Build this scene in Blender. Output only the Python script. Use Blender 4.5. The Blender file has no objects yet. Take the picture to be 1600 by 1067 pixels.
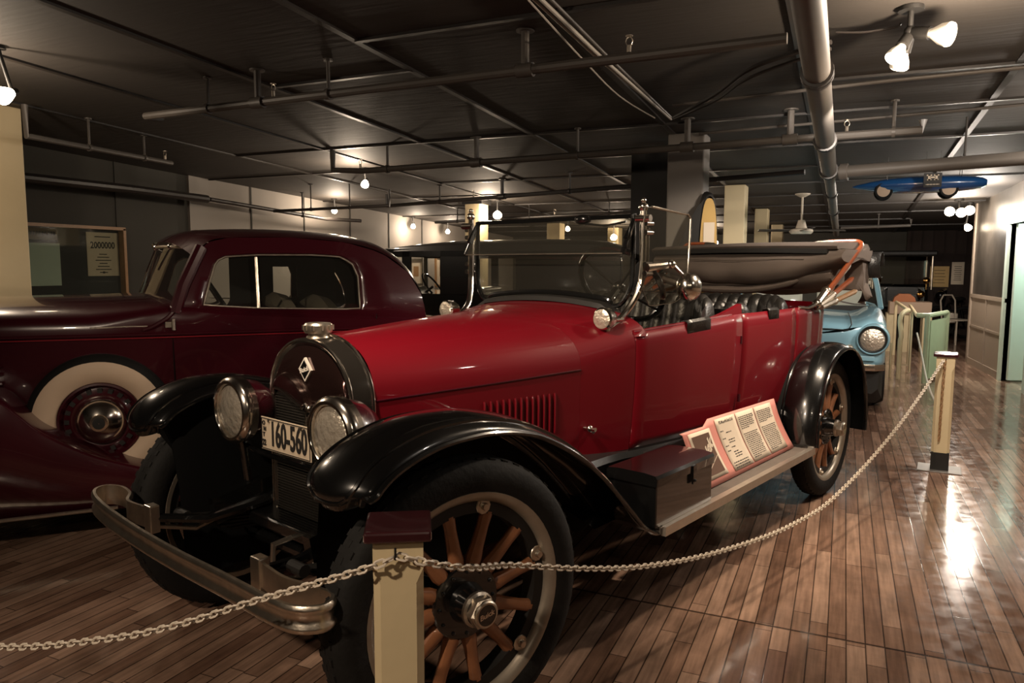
import bpy, bmesh, math, random
from math import sin, cos, pi, radians, hypot, atan2, sqrt, cosh
from mathutils import Vector, Matrix, Euler

random.seed(7)
SC = bpy.context.scene
COL = SC.collection

# ------------------------------------------------------------------ camera
F = 1158.5
cam_d = bpy.data.cameras.new('camera'); cam = bpy.data.objects.new('camera', cam_d); COL.objects.link(cam)
cam_d.sensor_width = 36.0; cam_d.lens = F / 1600 * 36.0; cam_d.clip_start = .02; cam_d.clip_end = 100
YAW, PITCH, ROLL = radians(24.0757), .1012, .0037
fw = Vector((-sin(YAW) * cos(PITCH), cos(YAW) * cos(PITCH), -sin(PITCH)))
r0 = fw.cross(Vector((0, 0, 1))).normalized(); u0 = r0.cross(fw)
rt = cos(ROLL) * r0 + sin(ROLL) * u0; up = -sin(ROLL) * r0 + cos(ROLL) * u0
cam.matrix_world = Matrix(((rt.x, up.x, -fw.x, 0), (rt.y, up.y, -fw.y, 0), (rt.z, up.z, -fw.z, 1.40984), (0, 0, 0, 1)))
SC.camera = cam

# ------------------------------------------------------------------ world, exposure
wd = bpy.data.worlds.new('world'); SC.world = wd; wd.use_nodes = True
wd.node_tree.nodes['Background'].inputs[0].default_value = (.02, .016, .013, 1)
wd.node_tree.nodes['Background'].inputs[1].default_value = .05
SC.view_settings.view_transform = 'Standard'; SC.view_settings.look = 'None'
SC.view_settings.gamma = 1.0; SC.view_settings.use_curve_mapping = False
SC.view_settings.exposure = 0.0
SC.cycles.max_bounces = 8; SC.cycles.transparent_max_bounces = 16
SC.cycles.caustics_reflective = False; SC.cycles.caustics_refractive = False
SC.cycles.sample_clamp_indirect = 3.0; SC.cycles.blur_glossy = 1.0

def CZ(y): return 2.862 - .04 * y                      # the ceiling falls slightly towards the back

WARM = (1.0, .80, .60); NEUT = (1.0, .88, .76)
LIGHTS = [  # name, location, power, radius, colour, aim (None = point), cone degrees
    ('lamp_or_fill', (.50, 3.93, 2.38), 105, .05, WARM, None, 0),
    ('lamp_or_fill', (.12, 4.05, 2.30), 140, .05, WARM, (-.75, 4.1, .45), 75),
    ('lamp_or_fill', (1.40, 12.0, 2.08), 95, .06, NEUT, None, 0),
    ('lamp_or_fill', (1.52, 10.7, 2.20), 60, .09, NEUT, None, 0),
    ('lamp_or_fill', (-5.25, 7.2, 2.33), 46, .05, WARM, None, 0),
    ('lamp_or_fill', (-7.30, 9.6, 2.22), 42, .05, WARM, None, 0),
    ('lamp_or_fill', (-7.55, 12.4, 2.12), 26, .05, WARM, None, 0),
    ('lamp_or_fill', (-7.45, 13.6, 2.08), 26, .05, WARM, None, 0),
    ('lamp_or_fill', (-5.02, 10.3, 2.18), 60, .06, WARM, None, 0),
    ('lamp_or_fill', (-4.30, 14.8, 2.02), 55, .06, WARM, None, 0),
    ('lamp_or_fill', (-2.55, 15.6, 2.00), 45, .06, WARM, None, 0),
    ('lamp_or_fill', (-5.05, 2.75, 2.42), 58, .06, WARM, None, 0),
    ('lamp_or_fill', (-1.6, -.9, 2.62), 250, .06, WARM, (-1.4, 2.2, .5), 84),
    ('lamp_or_fill', (1.2, -1.2, 2.7), 26, .06, WARM, (-.6, 2.0, .4), 110),
    ('lamp_or_fill', (.56, 4.05, 2.34), 110, .05, NEUT, (1.55, 6.6, 0), 72),
    ('lamp_or_fill', (1.80, 6.3, 2.42), 125, .06, NEUT, None, 0),  # added fill beyond the frame edge, lightens the right aisle floor
    ('lamp_or_fill', (1.75, 2.6, 2.60), 16, .06, NEUT, None, 0),
    ('lamp_or_fill', (-1.55, 1.2, 2.72), 300, .05, WARM, (-1.4, 2.8, 1.1), 58),
    ('lamp_or_fill', (.05, 4.45, 2.30), 230, .05, NEUT, (-.95, 9.3, 1.3), 62),
    ('lamp_or_fill', (-.62, 8.3, 2.28), 72, .05, NEUT, (-1.15, 10.4, .9), 100),  # added fill without a fixture, lightens the cream columns and blue car
    ('lamp_or_fill', (.6, 5.9, 2.3), 60, .05, NEUT, (.0, 8.2, .6), 60),  # added fill without a fixture, aimed at the blue car front
]
for n, loc, pwr, rad, colr, aim, cone in LIGHTS:
    l = bpy.data.lights.new(n, 'SPOT' if aim else 'POINT'); l.energy = pwr; l.color = colr; l.shadow_soft_size = rad
    o = bpy.data.objects.new(n, l); COL.objects.link(o); o.location = loc
    if aim:
        l.spot_size = radians(cone); l.spot_blend = .8
        o.rotation_euler = (Vector(aim) - Vector(loc)).to_track_quat('-Z', 'Y').to_euler()

# ------------------------------------------------------------------ materials
def hexc(h, k=1.0):
    c = [int(h[i:i + 2], 16) / 255 for i in (0, 2, 4)]
    return tuple((x / 12.92 if x <= .04045 else ((x + .055) / 1.055) ** 2.4) * k for x in c) + (1,)

def mat(name, col, rough=.5, metal=0, coat=0, noise=0, nscale=8, bump=0, bscale=60, ior=1.5, emis=None, estr=0, trans=0, alpha=1, spec=.5):
    m = bpy.data.materials.new(name); m.use_nodes = True
    nt = m.node_tree; b = nt.nodes['Principled BSDF']
    c = hexc(col) if isinstance(col, str) else tuple(col) + ((1,) if len(col) == 3 else ())
    b.inputs['Base Color'].default_value = c; b.inputs['Roughness'].default_value = rough
    b.inputs['Metallic'].default_value = metal; b.inputs['Coat Weight'].default_value = coat
    b.inputs['Coat Roughness'].default_value = .04; b.inputs['IOR'].default_value = ior
    b.inputs['Specular IOR Level'].default_value = spec
    b.inputs['Transmission Weight'].default_value = trans; b.inputs['Alpha'].default_value = alpha
    if emis: b.inputs['Emission Color'].default_value = tuple(emis) + (1,); b.inputs['Emission Strength'].default_value = estr
    tc = nt.nodes.new('ShaderNodeTexCoord')
    if noise:
        n = nt.nodes.new('ShaderNodeTexNoise'); n.inputs['Scale'].default_value = nscale; n.inputs['Detail'].default_value = 6
        nt.links.new(tc.outputs['Object'], n.inputs['Vector'])
        mx = nt.nodes.new('ShaderNodeMix'); mx.data_type = 'RGBA'
        mx.inputs['A'].default_value = tuple(x * (1 - noise) for x in c[:3]) + (1,)
        mx.inputs['B'].default_value = tuple(min(1, x * (1 + noise)) for x in c[:3]) + (1,)
        nt.links.new(n.outputs['Fac'], mx.inputs['Factor']); nt.links.new(mx.outputs['Result'], b.inputs['Base Color'])
    if bump:
        n = nt.nodes.new('ShaderNodeTexNoise'); n.inputs['Scale'].default_value = bscale; n.inputs['Detail'].default_value = 4
        nt.links.new(tc.outputs['Object'], n.inputs['Vector'])
        bp = nt.nodes.new('ShaderNodeBump'); bp.inputs['Strength'].default_value = bump; bp.inputs['Distance'].default_value = .01
        nt.links.new(n.outputs['Fac'], bp.inputs['Height']); nt.links.new(bp.outputs['Normal'], b.inputs['Normal'])
    return m

def glass_mat(name, tint=(.9, .92, .88), alpha=.12, rough=.03):
    m = bpy.data.materials.new(name); m.use_nodes = True; nt = m.node_tree; nt.nodes.clear()
    out = nt.nodes.new('ShaderNodeOutputMaterial'); tr = nt.nodes.new('ShaderNodeBsdfTransparent'); gl = nt.nodes.new('ShaderNodeBsdfGlossy')
    df = nt.nodes.new('ShaderNodeBsdfDiffuse'); df.inputs[0].default_value = (.25, .24, .21, 1)
    ge = nt.nodes.new('ShaderNodeNewGeometry'); dt = nt.nodes.new('ShaderNodeVectorMath'); dt.operation = 'DOT_PRODUCT'
    nt.links.new(ge.outputs['Incoming'], dt.inputs[0]); nt.links.new(ge.outputs['Normal'], dt.inputs[1])
    def mt(op, a, b=0.0, c=0.0):
        n = nt.nodes.new('ShaderNodeMath'); n.operation = op
        for i, v in enumerate((a, b, c)):
            if isinstance(v, (int, float)): n.inputs[i].default_value = v
            else: nt.links.new(v, n.inputs[i])
        return n.outputs[0]
    sch = mt('MULTIPLY_ADD', mt('POWER', mt('SUBTRACT', 1.0, mt('ABSOLUTE', dt.outputs['Value'])), 5.0), .92, .045)
    mx = nt.nodes.new('ShaderNodeMixShader'); m2 = nt.nodes.new('ShaderNodeMixShader')
    tr.inputs[0].default_value = tint + (1,); gl.inputs['Roughness'].default_value = rough
    m2.inputs[0].default_value = alpha
    nt.links.new(tr.outputs[0], m2.inputs[1]); nt.links.new(df.outputs[0], m2.inputs[2])
    nt.links.new(sch, mx.inputs[0]); nt.links.new(m2.outputs[0], mx.inputs[1]); nt.links.new(gl.outputs[0], mx.inputs[2])
    nt.links.new(mx.outputs[0], out.inputs[0]); return m

M = {}
M['red'] = mat('red_paint', (.125, .0014, .0060), .5, coat=.5, noise=.06, nscale=3, spec=.15)
M['maroon'] = mat('maroon_paint', (.045, .003, .008), .25, coat=1, noise=.1, nscale=2)
M['black'] = mat('black_enamel', (.004, .004, .004), .22, coat=1)
M['blackm'] = mat('black_matte', (.008, .007, .006), .6, noise=.3)
M['leather'] = mat('black_leather', (.012, .011, .010), .36, noise=.3, nscale=30, bump=.25, bscale=90)
M['rubber'] = mat('tyre_rubber', (.0065, .006, .0055), .75, noise=.4, nscale=20, bump=.2, bscale=50, spec=.3)
M['whitewall'] = mat('whitewall', (.62, .47, .34), .6, noise=.08)
M['nickel'] = mat('nickel', (.78, .72, .64), .17, metal=1, noise=.12, nscale=14)
M['nickeld'] = mat('worn_nickel', (.62, .55, .46), .34, metal=1, noise=.35, nscale=18, bump=.15, bscale=40)
M['rim'] = mat('rim_paint', (.36, .31, .25), .38, metal=.6, noise=.25, nscale=16)
M['wood'] = mat('spoke_wood', (.27, .11, .05), .35, noise=.45, nscale=22, coat=.4)
M['bow'] = mat('bow_wood', (.34, .085, .03), .3, noise=.3, nscale=18, coat=.6)
M['canvas'] = mat('top_canvas', (.15, .118, .098), .85, noise=.12, nscale=5, bump=.3, bscale=260)
M['under'] = mat('dark_valance', (.003, .003, .003), .8, spec=.15)  # near black put in for the shade inside the fenders
M['lino'] = mat('board_linoleum', (.11, .09, .075), .6, noise=.25, nscale=20, bump=.2, bscale=120)
M['alu'] = mat('aluminium_edge', (.55, .49, .42), .35, metal=.85, noise=.2, nscale=20)
M['core'] = mat('radiator_core', (.045, .040, .034), .4, metal=.5)
M['cream'] = mat('cream_paint', (.60, .49, .30), .55, noise=.07, nscale=5, bump=.08, bscale=30)
M['chain'] = mat('chain_plastic', (.62, .54, .44), .45, noise=.06)
M['pink'] = mat('pink_card', (.60, .24, .20), .7, noise=.05)
M['paper'] = mat('paper', (.62, .53, .42), .8, noise=.05)
M['ink'] = mat('ink', (.012, .010, .009), .7)
M['plate'] = mat('plate_enamel', (.60, .49, .36), .4, noise=.08, nscale=20)
M['glass'] = glass_mat('window_glass', alpha=.05)
M['wsglass'] = glass_mat('windshield_glass', tint=(.88, .87, .82), alpha=.03)
M['lens'] = mat('lamp_lens', (.62, .55, .45), .22, metal=.6, coat=1, bump=1.0, bscale=42)
M['blue'] = mat('light_blue_paint', (.27, .50, .62), .28, coat=.8)
M['blued'] = mat('racer_blue', (.012, .07, .22), .25, coat=1)
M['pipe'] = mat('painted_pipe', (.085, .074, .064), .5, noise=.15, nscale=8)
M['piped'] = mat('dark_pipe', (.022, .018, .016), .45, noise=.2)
M['bulb'] = mat('lit_bulb', (1, .9, .75), .4, emis=(1, .82, .58), estr=16)
M['bulbs'] = mat('reflector_bulb', (.85, .8, .72), .25, emis=(1, .8, .55), estr=.3)
M['column'] = mat('grey_column', (.18, .16, .14), .6, noise=.08, nscale=4)
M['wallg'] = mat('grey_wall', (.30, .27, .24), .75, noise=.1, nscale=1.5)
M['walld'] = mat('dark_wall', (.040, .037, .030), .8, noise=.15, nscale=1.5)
M['pan'] = mat('beige_panel', (.30, .235, .18), .5, noise=.08, nscale=3)
M['gloss'] = mat('varnished_board', (.045, .038, .031), .36, noise=.7, nscale=3.5, bump=.5, bscale=4, spec=.4)
M['brownw'] = mat('brown_panelling', (.020, .010, .007), .8, noise=.35, nscale=5)
M['gold'] = mat('gold_board', (.48, .31, .10), .5, noise=.12)
M['green'] = mat('pale_green_paint', (.36, .42, .27), .45, noise=.06)
M['steel'] = mat('steel_plate', (.28, .26, .24), .5, metal=.7, noise=.2)
M['orange'] = mat('orange_cloth', (.32, .10, .03), .6)
M['frame'] = mat('oak_frame', (.34, .19, .09), .45, noise=.2, nscale=20)
M['greenlit'] = mat('pale_green_door', (.66, .78, .68), .5)
M['seatcloth'] = mat('seat_cloth', (.20, .17, .13), .8, noise=.1)
M['wirew'] = mat('white_wire', (.35, .32, .28), .5)
M['brick'] = mat('light_hull', (.55, .52, .46), .5)

def floor_mat():
    m = bpy.data.materials.new('strip_floor'); m.use_nodes = True; nt = m.node_tree; N = nt.nodes; L = nt.links
    b = N['Principled BSDF']; tc = N.new('ShaderNodeTexCoord'); sp = N.new('ShaderNodeSeparateXYZ'); L.new(tc.outputs['Object'], sp.inputs[0])
    def mth(op, a, c=None, d=None):
        n = N.new('ShaderNodeMath'); n.operation = op
        for i, v in enumerate((a, c, d)):
            if v is None: continue
            if isinstance(v, (int, float)): n.inputs[i].default_value = v
            else: L.new(v, n.inputs[i])
        return n.outputs[0]
    def wn(v, dim='1D', w=None):
        n = N.new('ShaderNodeTexWhiteNoise'); n.noise_dimensions = dim
        if dim == '1D': L.new(v, n.inputs['W'])
        else:
            c = N.new('ShaderNodeCombineXYZ'); L.new(v, c.inputs[0]); L.new(w, c.inputs[1]); L.new(c.outputs[0], n.inputs['Vector'])
        return n.outputs['Value']
    bw = .066
    row = mth('FLOOR', mth('DIVIDE', sp.outputs[0], bw)); rf = mth('FRACT', mth('DIVIDE', sp.outputs[0], bw))
    seam = 2.975
    # boards end at the seam: shift rows on either side
    side = mth('GREATER_THAN', sp.outputs[1], seam)
    yy = mth('ADD', mth('DIVIDE', mth('SUBTRACT', sp.outputs[1], seam), .82), mth('MULTIPLY', wn(mth('ADD', row, mth('MULTIPLY', side, 571.0))), 7.0))
    cell = mth('FLOOR', yy); cf = mth('FRACT', yy)
    rv = wn(row, '2D', mth('ADD', cell, mth('MULTIPLY', side, 91.0)))
    ex = mth('MINIMUM', rf, mth('SUBTRACT', 1.0, rf)); ey = mth('MULTIPLY', mth('MINIMUM', cf, mth('SUBTRACT', 1.0, cf)), .82 / bw)
    es = mth('DIVIDE', mth('ABSOLUTE', mth('SUBTRACT', sp.outputs[1], seam)), bw * 1.6)
    e = mth('MINIMUM', mth('MINIMUM', ex, mth('MULTIPLY', ey, 1.3)), mth('MULTIPLY', es, .6))
    gap = N.new('ShaderNodeMapRange'); L.new(e, gap.inputs['Value']); gap.inputs['From Min'].default_value = .012; gap.inputs['From Max'].default_value = .06
    cr = N.new('ShaderNodeValToRGB'); L.new(rv, cr.inputs[0]); el = cr.color_ramp.elements
    el[0].position = 0; el[0].color = (.14, .078, .053, 1); el[1].position = 1; el[1].color = (.33, .215, .155, 1)
    x = el.new(.45); x.color = (.225, .137, .096, 1); x = el.new(.78); x.color = (.28, .175, .125, 1)
    # grain along boards, wear blotches
    mp = N.new('ShaderNodeMapping'); mp.inputs['Scale'].default_value = (34, 2.2, 1); L.new(tc.outputs['Object'], mp.inputs[0])
    gn = N.new('ShaderNodeTexNoise'); gn.inputs['Scale'].default_value = 1.5; gn.inputs['Detail'].default_value = 8; L.new(mp.outputs[0], gn.inputs['Vector'])
    bn = N.new('ShaderNodeTexNoise'); bn.inputs['Scale'].default_value = 3.2; bn.inputs['Detail'].default_value = 8; bn.inputs['Roughness'].default_value = .62; L.new(tc.outputs['Object'], bn.inputs['Vector'])
    f1 = N.new('ShaderNodeMapRange'); L.new(gn.outputs['Fac'], f1.inputs['Value']); f1.inputs['From Min'].default_value = .3; f1.inputs['From Max'].default_value = .7; f1.inputs['To Min'].default_value = .72; f1.inputs['To Max'].default_value = 1.25
    f2 = N.new('ShaderNodeMapRange'); L.new(bn.outputs['Fac'], f2.inputs['Value']); f2.inputs['From Min'].default_value = .32; f2.inputs['From Max'].default_value = .68; f2.inputs['To Min'].default_value = .70; f2.inputs['To Max'].default_value = 1.25
    k = mth('MULTIPLY', mth('MULTIPLY', f1.outputs[0], f2.outputs[0]), mth('ADD', mth('MULTIPLY', gap.outputs[0], .85), .15))
    vm = N.new('ShaderNodeVectorMath'); vm.operation = 'SCALE'; L.new(cr.outputs[0], vm.inputs[0]); L.new(k, vm.inputs['Scale']); L.new(vm.outputs[0], b.inputs['Base Color'])
    fn_ = N.new('ShaderNodeTexNoise'); fn_.inputs['Scale'].default_value = 13; fn_.inputs['Detail'].default_value = 6; L.new(tc.outputs['Object'], fn_.inputs['Vector'])
    rr = N.new('ShaderNodeMapRange'); L.new(fn_.outputs['Fac'], rr.inputs['Value']); rr.inputs['From Min'].default_value = .35; rr.inputs['From Max'].default_value = .65
    rr.inputs['To Min'].default_value = .08; rr.inputs['To Max'].default_value = .20; b.inputs['Specular IOR Level'].default_value = .32; L.new(rr.outputs[0], b.inputs['Roughness'])
    hh = mth('ADD', mth('MULTIPLY', gap.outputs[0], .12), mth('ADD', mth('MULTIPLY', fn_.outputs['Fac'], .30), mth('MULTIPLY', rv, .12)))
    bp = N.new('ShaderNodeBump'); bp.inputs['Strength'].default_value = .13; bp.inputs['Distance'].default_value = .004; L.new(hh, bp.inputs['Height']); L.new(bp.outputs[0], b.inputs['Normal'])
    return m
M['floor'] = floor_mat()

def ceil_mat():
    m = mat('dark_ceiling', (.040, .034, .029), .72, noise=.25, nscale=1.6)
    nt = m.node_tree; N = nt.nodes; L = nt.links
    tc = N.new('ShaderNodeTexCoord'); mp = N.new('ShaderNodeMapping'); mp.inputs['Scale'].default_value = (1.2, 9, 1)
    L.new(tc.outputs['Object'], mp.inputs[0]); n = N.new('ShaderNodeTexNoise'); n.inputs['Scale'].default_value = 2.5; n.inputs['Detail'].default_value = 7
    L.new(mp.outputs[0], n.inputs[0]); bp = N.new('ShaderNodeBump'); bp.inputs['Strength'].default_value = .22; bp.inputs['Distance'].default_value = .015
    L.new(n.outputs['Fac'], bp.inputs['Height']); L.new(bp.outputs[0], N['Principled BSDF'].inputs['Normal'])
    return m
M['ceiling'] = ceil_mat()

# ------------------------------------------------------------------ mesh builder
class MB:
    def __init__(s): s.v = []; s.f = []
    def add(s, vs, fs):
        o = len(s.v); s.v += [tuple(p) for p in vs]; s.f += [tuple(i + o for i in q) for q in fs]; return s
    def box(s, c, d, rot=None, taper=1.0):
        vs = []
        for z in (-1, 1):
            k = taper if z > 0 else 1
            for x, y in ((-1, -1), (1, -1), (1, 1), (-1, 1)):
                p = Vector((x * d[0] / 2 * k, y * d[1] / 2 * k, z * d[2] / 2))
                if rot: p = rot @ p
                vs.append(p + Vector(c))
        return s.add(vs, [(3, 2, 1, 0), (4, 5, 6, 7), (0, 1, 5, 4), (1, 2, 6, 5), (2, 3, 7, 6), (3, 0, 4, 7)])
    def grid(s, rows, cu=False, cv=False):
        n = len(rows); m = len(rows[0]); vs = [p for r in rows for p in r]; fs = []
        for i in range(n if cu else n - 1):
            for j in range(m if cv else m - 1):
                a = i * m + j; b = i * m + (j + 1) % m; c = ((i + 1) % n) * m + (j + 1) % m; d = ((i + 1) % n) * m + j
                fs.append((a, b, c, d))
        return s.add(vs, fs)
    def fan(s, pts, flip=False):
        c = sum((Vector(p) for p in pts), Vector()) / len(pts); n = len(pts)
        return s.add(list(pts) + [c], [((i + 1) % n, i, n) if flip else (i, (i + 1) % n, n) for i in range(n)])
    def lathe(s, prof, org=(0, 0, 0), ax=(0, 0, 1), seg=24, closed=False):
        ax = Vector(ax).normalized(); q = ax.to_track_quat('Z', 'Y'); O = Vector(org); rows = []
        for k in range(seg):
            a = 2 * pi * k / seg
            rows.append([O + q @ Vector((r * cos(a), r * sin(a), z)) for r, z in prof])
        return s.grid(rows, cu=True, cv=closed)
    def cyl(s, a, b, r, r2=None, seg=12):
        a, b = Vector(a), Vector(b); r2 = r if r2 is None else r2; L = (b - a).length
        return s.lathe([(0, 0), (r, 0), (r2, L), (0, L)], a, b - a, seg)
    def tube(s, path, r, seg=8, closed=False, caps=True, flat=None):
        P = [Vector(p) for p in path]; n = len(P); rows = []; pn = None
        for i in range(n):
            t = (P[(i + 1) % n] - P[i - 1]) if closed else (P[min(i + 1, n - 1)] - P[max(i - 1, 0)])
            t.normalize()
            if pn is None:
                h = Vector((0, 0, 1)) if abs(t.z) < .9 else Vector((1, 0, 0)); pn = (h - t * h.dot(t)).normalized()
            else: pn = (pn - t * pn.dot(t)).normalized()
            bn = t.cross(pn); rr = r[i] if isinstance(r, (list, tuple)) else r
            k = flat or 1.0
            rows.append([P[i] + pn * cos(2 * pi * j / seg) * rr + bn * sin(2 * pi * j / seg) * rr * k for j in range(seg)])
        s.grid(rows, cu=closed, cv=True)
        if not closed and caps: s.fan(rows[0]); s.fan(rows[-1], True)
        return s
    def sweep(s, path, sec, upv=(0, 0, 1), closed=False, caps=True):
        P = [Vector(p) for p in path]; n = len(P); rows = []; U = Vector(upv)
        for i in range(n):
            t = (P[(i + 1) % n] - P[i - 1]) if closed else (P[min(i + 1, n - 1)] - P[max(i - 1, 0)])
            t.normalize(); sd = t.cross(U).normalized(); uu = sd.cross(t)
            rows.append([P[i] + sd * a + uu * b for a, b in sec])
        s.grid(rows, cu=closed, cv=True)
        if not closed and caps: s.fan(rows[0]); s.fan(rows[-1], True)
        return s
    def ball(s, c, r, seg=16, ring=10, sc=(1, 1, 1)):
        rows = []
        for i in range(ring + 1):
            a = pi * i / ring
            rows.append([(c[0] + r * sc[0] * sin(a) * cos(2 * pi * j / seg), c[1] + r * sc[1] * sin(a) * sin(2 * pi * j / seg), c[2] + r * sc[2] * cos(a)) for j in range(seg)])
        return s.grid(rows, cv=True)
    def prism(s, poly, d):
        n = len(poly); d = Vector(d); a = [Vector(p) for p in poly]; b = [p + d for p in a]
        return s.add(a + b, [tuple(range(n - 1, -1, -1)), tuple(range(n, 2 * n))] + [(i, (i + 1) % n, n + (i + 1) % n, n + i) for i in range(n)])
    def xf(s, fn): s.v = [tuple(fn(Vector(p))) for p in s.v]; return s

def obj(name, mb, m, parent=None, smooth=True, ang=35, bevel=0, solid=0, sub=0, loc=None, rot=None, merge=True, off=-1):
    me = bpy.data.meshes.new(name); me.from_pydata(mb.v, [], mb.f)
    bm = bmesh.new(); bm.from_mesh(me)
    if merge: bmesh.ops.remove_doubles(bm, verts=bm.verts, dist=1e-5)
    bmesh.ops.recalc_face_normals(bm, faces=bm.faces); bm.to_mesh(me); bm.free()
    me.materials.append(m if not isinstance(m, str) else M[m])
    if smooth: me.shade_smooth(); me.set_sharp_from_angle(angle=radians(ang))
    o = bpy.data.objects.new(name, me); COL.objects.link(o)
    if parent: o.parent = parent
    if loc: o.location = loc
    if rot: o.rotation_euler = rot
    if solid: md = o.modifiers.new('s', 'SOLIDIFY'); md.thickness = solid; md.offset = off
    if sub: md = o.modifiers.new('u', 'SUBSURF'); md.levels = sub; md.render_levels = sub
    if bevel: md = o.modifiers.new('b', 'BEVEL'); md.width = bevel; md.segments = 2; md.limit_method = 'ANGLE'
    return o

def tag(o, label, cat, group=None):
    o['label'] = label; o['category'] = cat
    if group: o['group'] = group
    return o
def thing(name, label, cat, loc=(0, 0, 0), rz=0, group=None):
    o = bpy.data.objects.new(name, None); COL.objects.link(o); o.empty_display_size = .1
    o.location = loc; o.rotation_euler = (0, 0, rz); return tag(o, label, cat, group)
def sub(name, parent, loc=(0, 0, 0), rot=(0, 0, 0)):
    o = bpy.data.objects.new(name, None); COL.objects.link(o); o.parent = parent; o.location = loc; o.rotation_euler = rot; return o
def struct(name, mb, m, smooth=False, **k):
    o = obj(name, mb, m, None, smooth, **k); o['kind'] = 'structure'; return o
def copy_thing(root, loc, rz=0, label=None):
    r = root.copy(); COL.objects.link(r); r.location = loc; r.rotation_euler = (0, 0, rz)
    if label: r['label'] = label
    for c in root.children:
        d = c.copy(); COL.objects.link(d); d.parent = r
        for g in c.children:
            e = g.copy(); COL.objects.link(e); e.parent = d
    return r

def text_mb(txt, size, ext=.0006, align='CENTER', bold=0, mbx=None, fn=lambda p: p, sx=1.0):
    cu = bpy.data.curves.new('t', 'FONT'); cu.body = txt; cu.size = size; cu.align_x = align; cu.align_y = 'CENTER'; cu.extrude = ext; cu.offset = bold; cu.resolution_u = 3
    o = bpy.data.objects.new('t', cu); COL.objects.link(o)
    dg = bpy.context.evaluated_depsgraph_get(); me = bpy.data.meshes.new_from_object(o.evaluated_get(dg))
    mb = mbx or MB(); mb.add([fn(Vector((v.co.x * sx, v.co.y, v.co.z))) for v in me.vertices], [tuple(p.vertices) for p in me.polygons])
    bpy.data.objects.remove(o); bpy.data.curves.remove(cu); bpy.data.meshes.remove(me); return mb

def lerp(a, b, t): return a + (b - a) * t
def interp(tab, x):
    if x <= tab[0][0]: return tab[0][1]
    for (x0, y0), (x1, y1) in zip(tab, tab[1:]):
        if x <= x1:
            return y0 + (y1 - y0) * (x - x0) / (x1 - x0)
    return tab[-1][1]
def catmull(P, n=6, closed=False):
    P = [Vector(p) for p in P]; out = []; N = len(P)
    for i in range(N if closed else N - 1):
        g = (lambda k: P[k % N]) if closed else (lambda k: P[max(0, min(N - 1, k))])
        p0, p1, p2, p3 = g(i - 1), g(i), g(i + 1), g(i + 2)
        for j in range(n):
            t = j / n
            out.append(.5 * ((2 * p1) + (p2 - p0) * t + (2 * p0 - 5 * p1 + 4 * p2 - p3) * t * t + (3 * p1 - p0 - 3 * p2 + p3) * t ** 3))
    if not closed: out.append(P[-1])
    return out

exec_sections = True
# ================================================================== THE ROOM
struct('floor', MB().box((-2.5, 7.2, -.05), (13, 22.6, .1)), 'floor')
cb = MB(); cb.add([(-9, -4.1, CZ(-4.1)), (4.2, -4.1, CZ(-4.1)), (4.2, 18.5, CZ(18.5)), (-9, 18.5, CZ(18.5)),
                   (-9, -4.1, CZ(-4.1) + .1), (4.2, -4.1, CZ(-4.1) + .1), (4.2, 18.5, CZ(18.5) + .1), (-9, 18.5, CZ(18.5) + .1)],
                  [(0, 1, 2, 3), (7, 6, 5, 4), (0, 4, 5, 1), (1, 5, 6, 2), (2, 6, 7, 3), (3, 7, 4, 0)])
struct('ceiling', cb, 'ceiling')
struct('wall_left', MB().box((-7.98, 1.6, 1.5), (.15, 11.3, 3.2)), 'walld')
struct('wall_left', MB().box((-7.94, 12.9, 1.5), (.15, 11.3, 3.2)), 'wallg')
struct('wall_back', MB().box((-2.4, 17.72, 1.2), (11.2, .15, 2.6)), 'walld')
struct('wall_front', MB().box((-2.4, -4.1, 1.5), (13, .15, 3.2)), 'walld')
# panel joints on the left wall
jb = MB()
for y in (6.2, 8.35, 9.5, 10.7, 11.9, 13.1): jb.box((-7.86 if y > 7.2 else -7.9, y, 1.4), (.012, .025, 2.7))
struct('trim_1', jb, 'walld')
# ceiling battens
k = 2
for x in (-6.15, -4.98, -3.82, -2.65, -1.45, -.3, .9, 2.05):
    b = MB(); a = Vector((x, -4, CZ(-4) - .006)); c = Vector((x, 17.6, CZ(17.6) - .006))
    b.sweep([a, c], [(-.022, -.008), (.022, -.008), (.022, .008), (-.022, .008)]); struct(f'trim_{k}', b, 'piped'); k += 1
for i, y in enumerate((1.3, 3.7, 4.3, 5.45, 6.35, 7.6, 8.8, 10, 11.2, 12.4, 13.6, 14.8, 16)):
    x0, x1 = [(-7.9, 4.1), (-2.65, 2.0), (-3.82, -2.65), (-.3, 2), (-6.15, 2), (-7.9, 2), (-4.98, -.3), (-7.9, 2), (-6.1, .9), (-7.9, 2), (-5, 2), (-7.9, 1), (-7.9, 2)][i]
    struct(f'trim_{k}', MB().box(((x0 + x1) / 2, y, CZ(y) - .006), (x1 - x0, .04, .02)), 'piped'); k += 1

# right hand partition wall, running obliquely away, with a lit doorway
def RW(y): return 1.732 + (12.87 - y) * .0625
def rwbox(y0, y1, z0, z1, th=.1, dx=0.0):
    b = MB(); pts = [(RW(y0) + dx, y0), (RW(y1) + dx, y1), (RW(y1) + dx + th, y1), (RW(y0) + dx + th, y0)]
    z1a, z1b = (z1, z1) if z1 is not None else (CZ(y0) + .02, CZ(y1) + .02)
    b.add([(*pts[0], z0), (*pts[1], z0), (*pts[2], z0), (*pts[3], z0), (*pts[0], z1a), (*pts[1], z1b), (*pts[2], z1b), (*pts[3], z1a)],
          [(3, 2, 1, 0), (4, 5, 6, 7), (0, 1, 5, 4), (1, 2, 6, 5), (2, 3, 7, 6), (3, 0, 4, 7)])
    return b
DY0, DY1, DZ = 9.95, 10.95, 1.95
struct('wall_right', rwbox(DY1, 12.87, 0, 1.0), 'pan')
struct('wall_right', rwbox(DY1, 12.87, 1.0, None), 'gloss')
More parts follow.
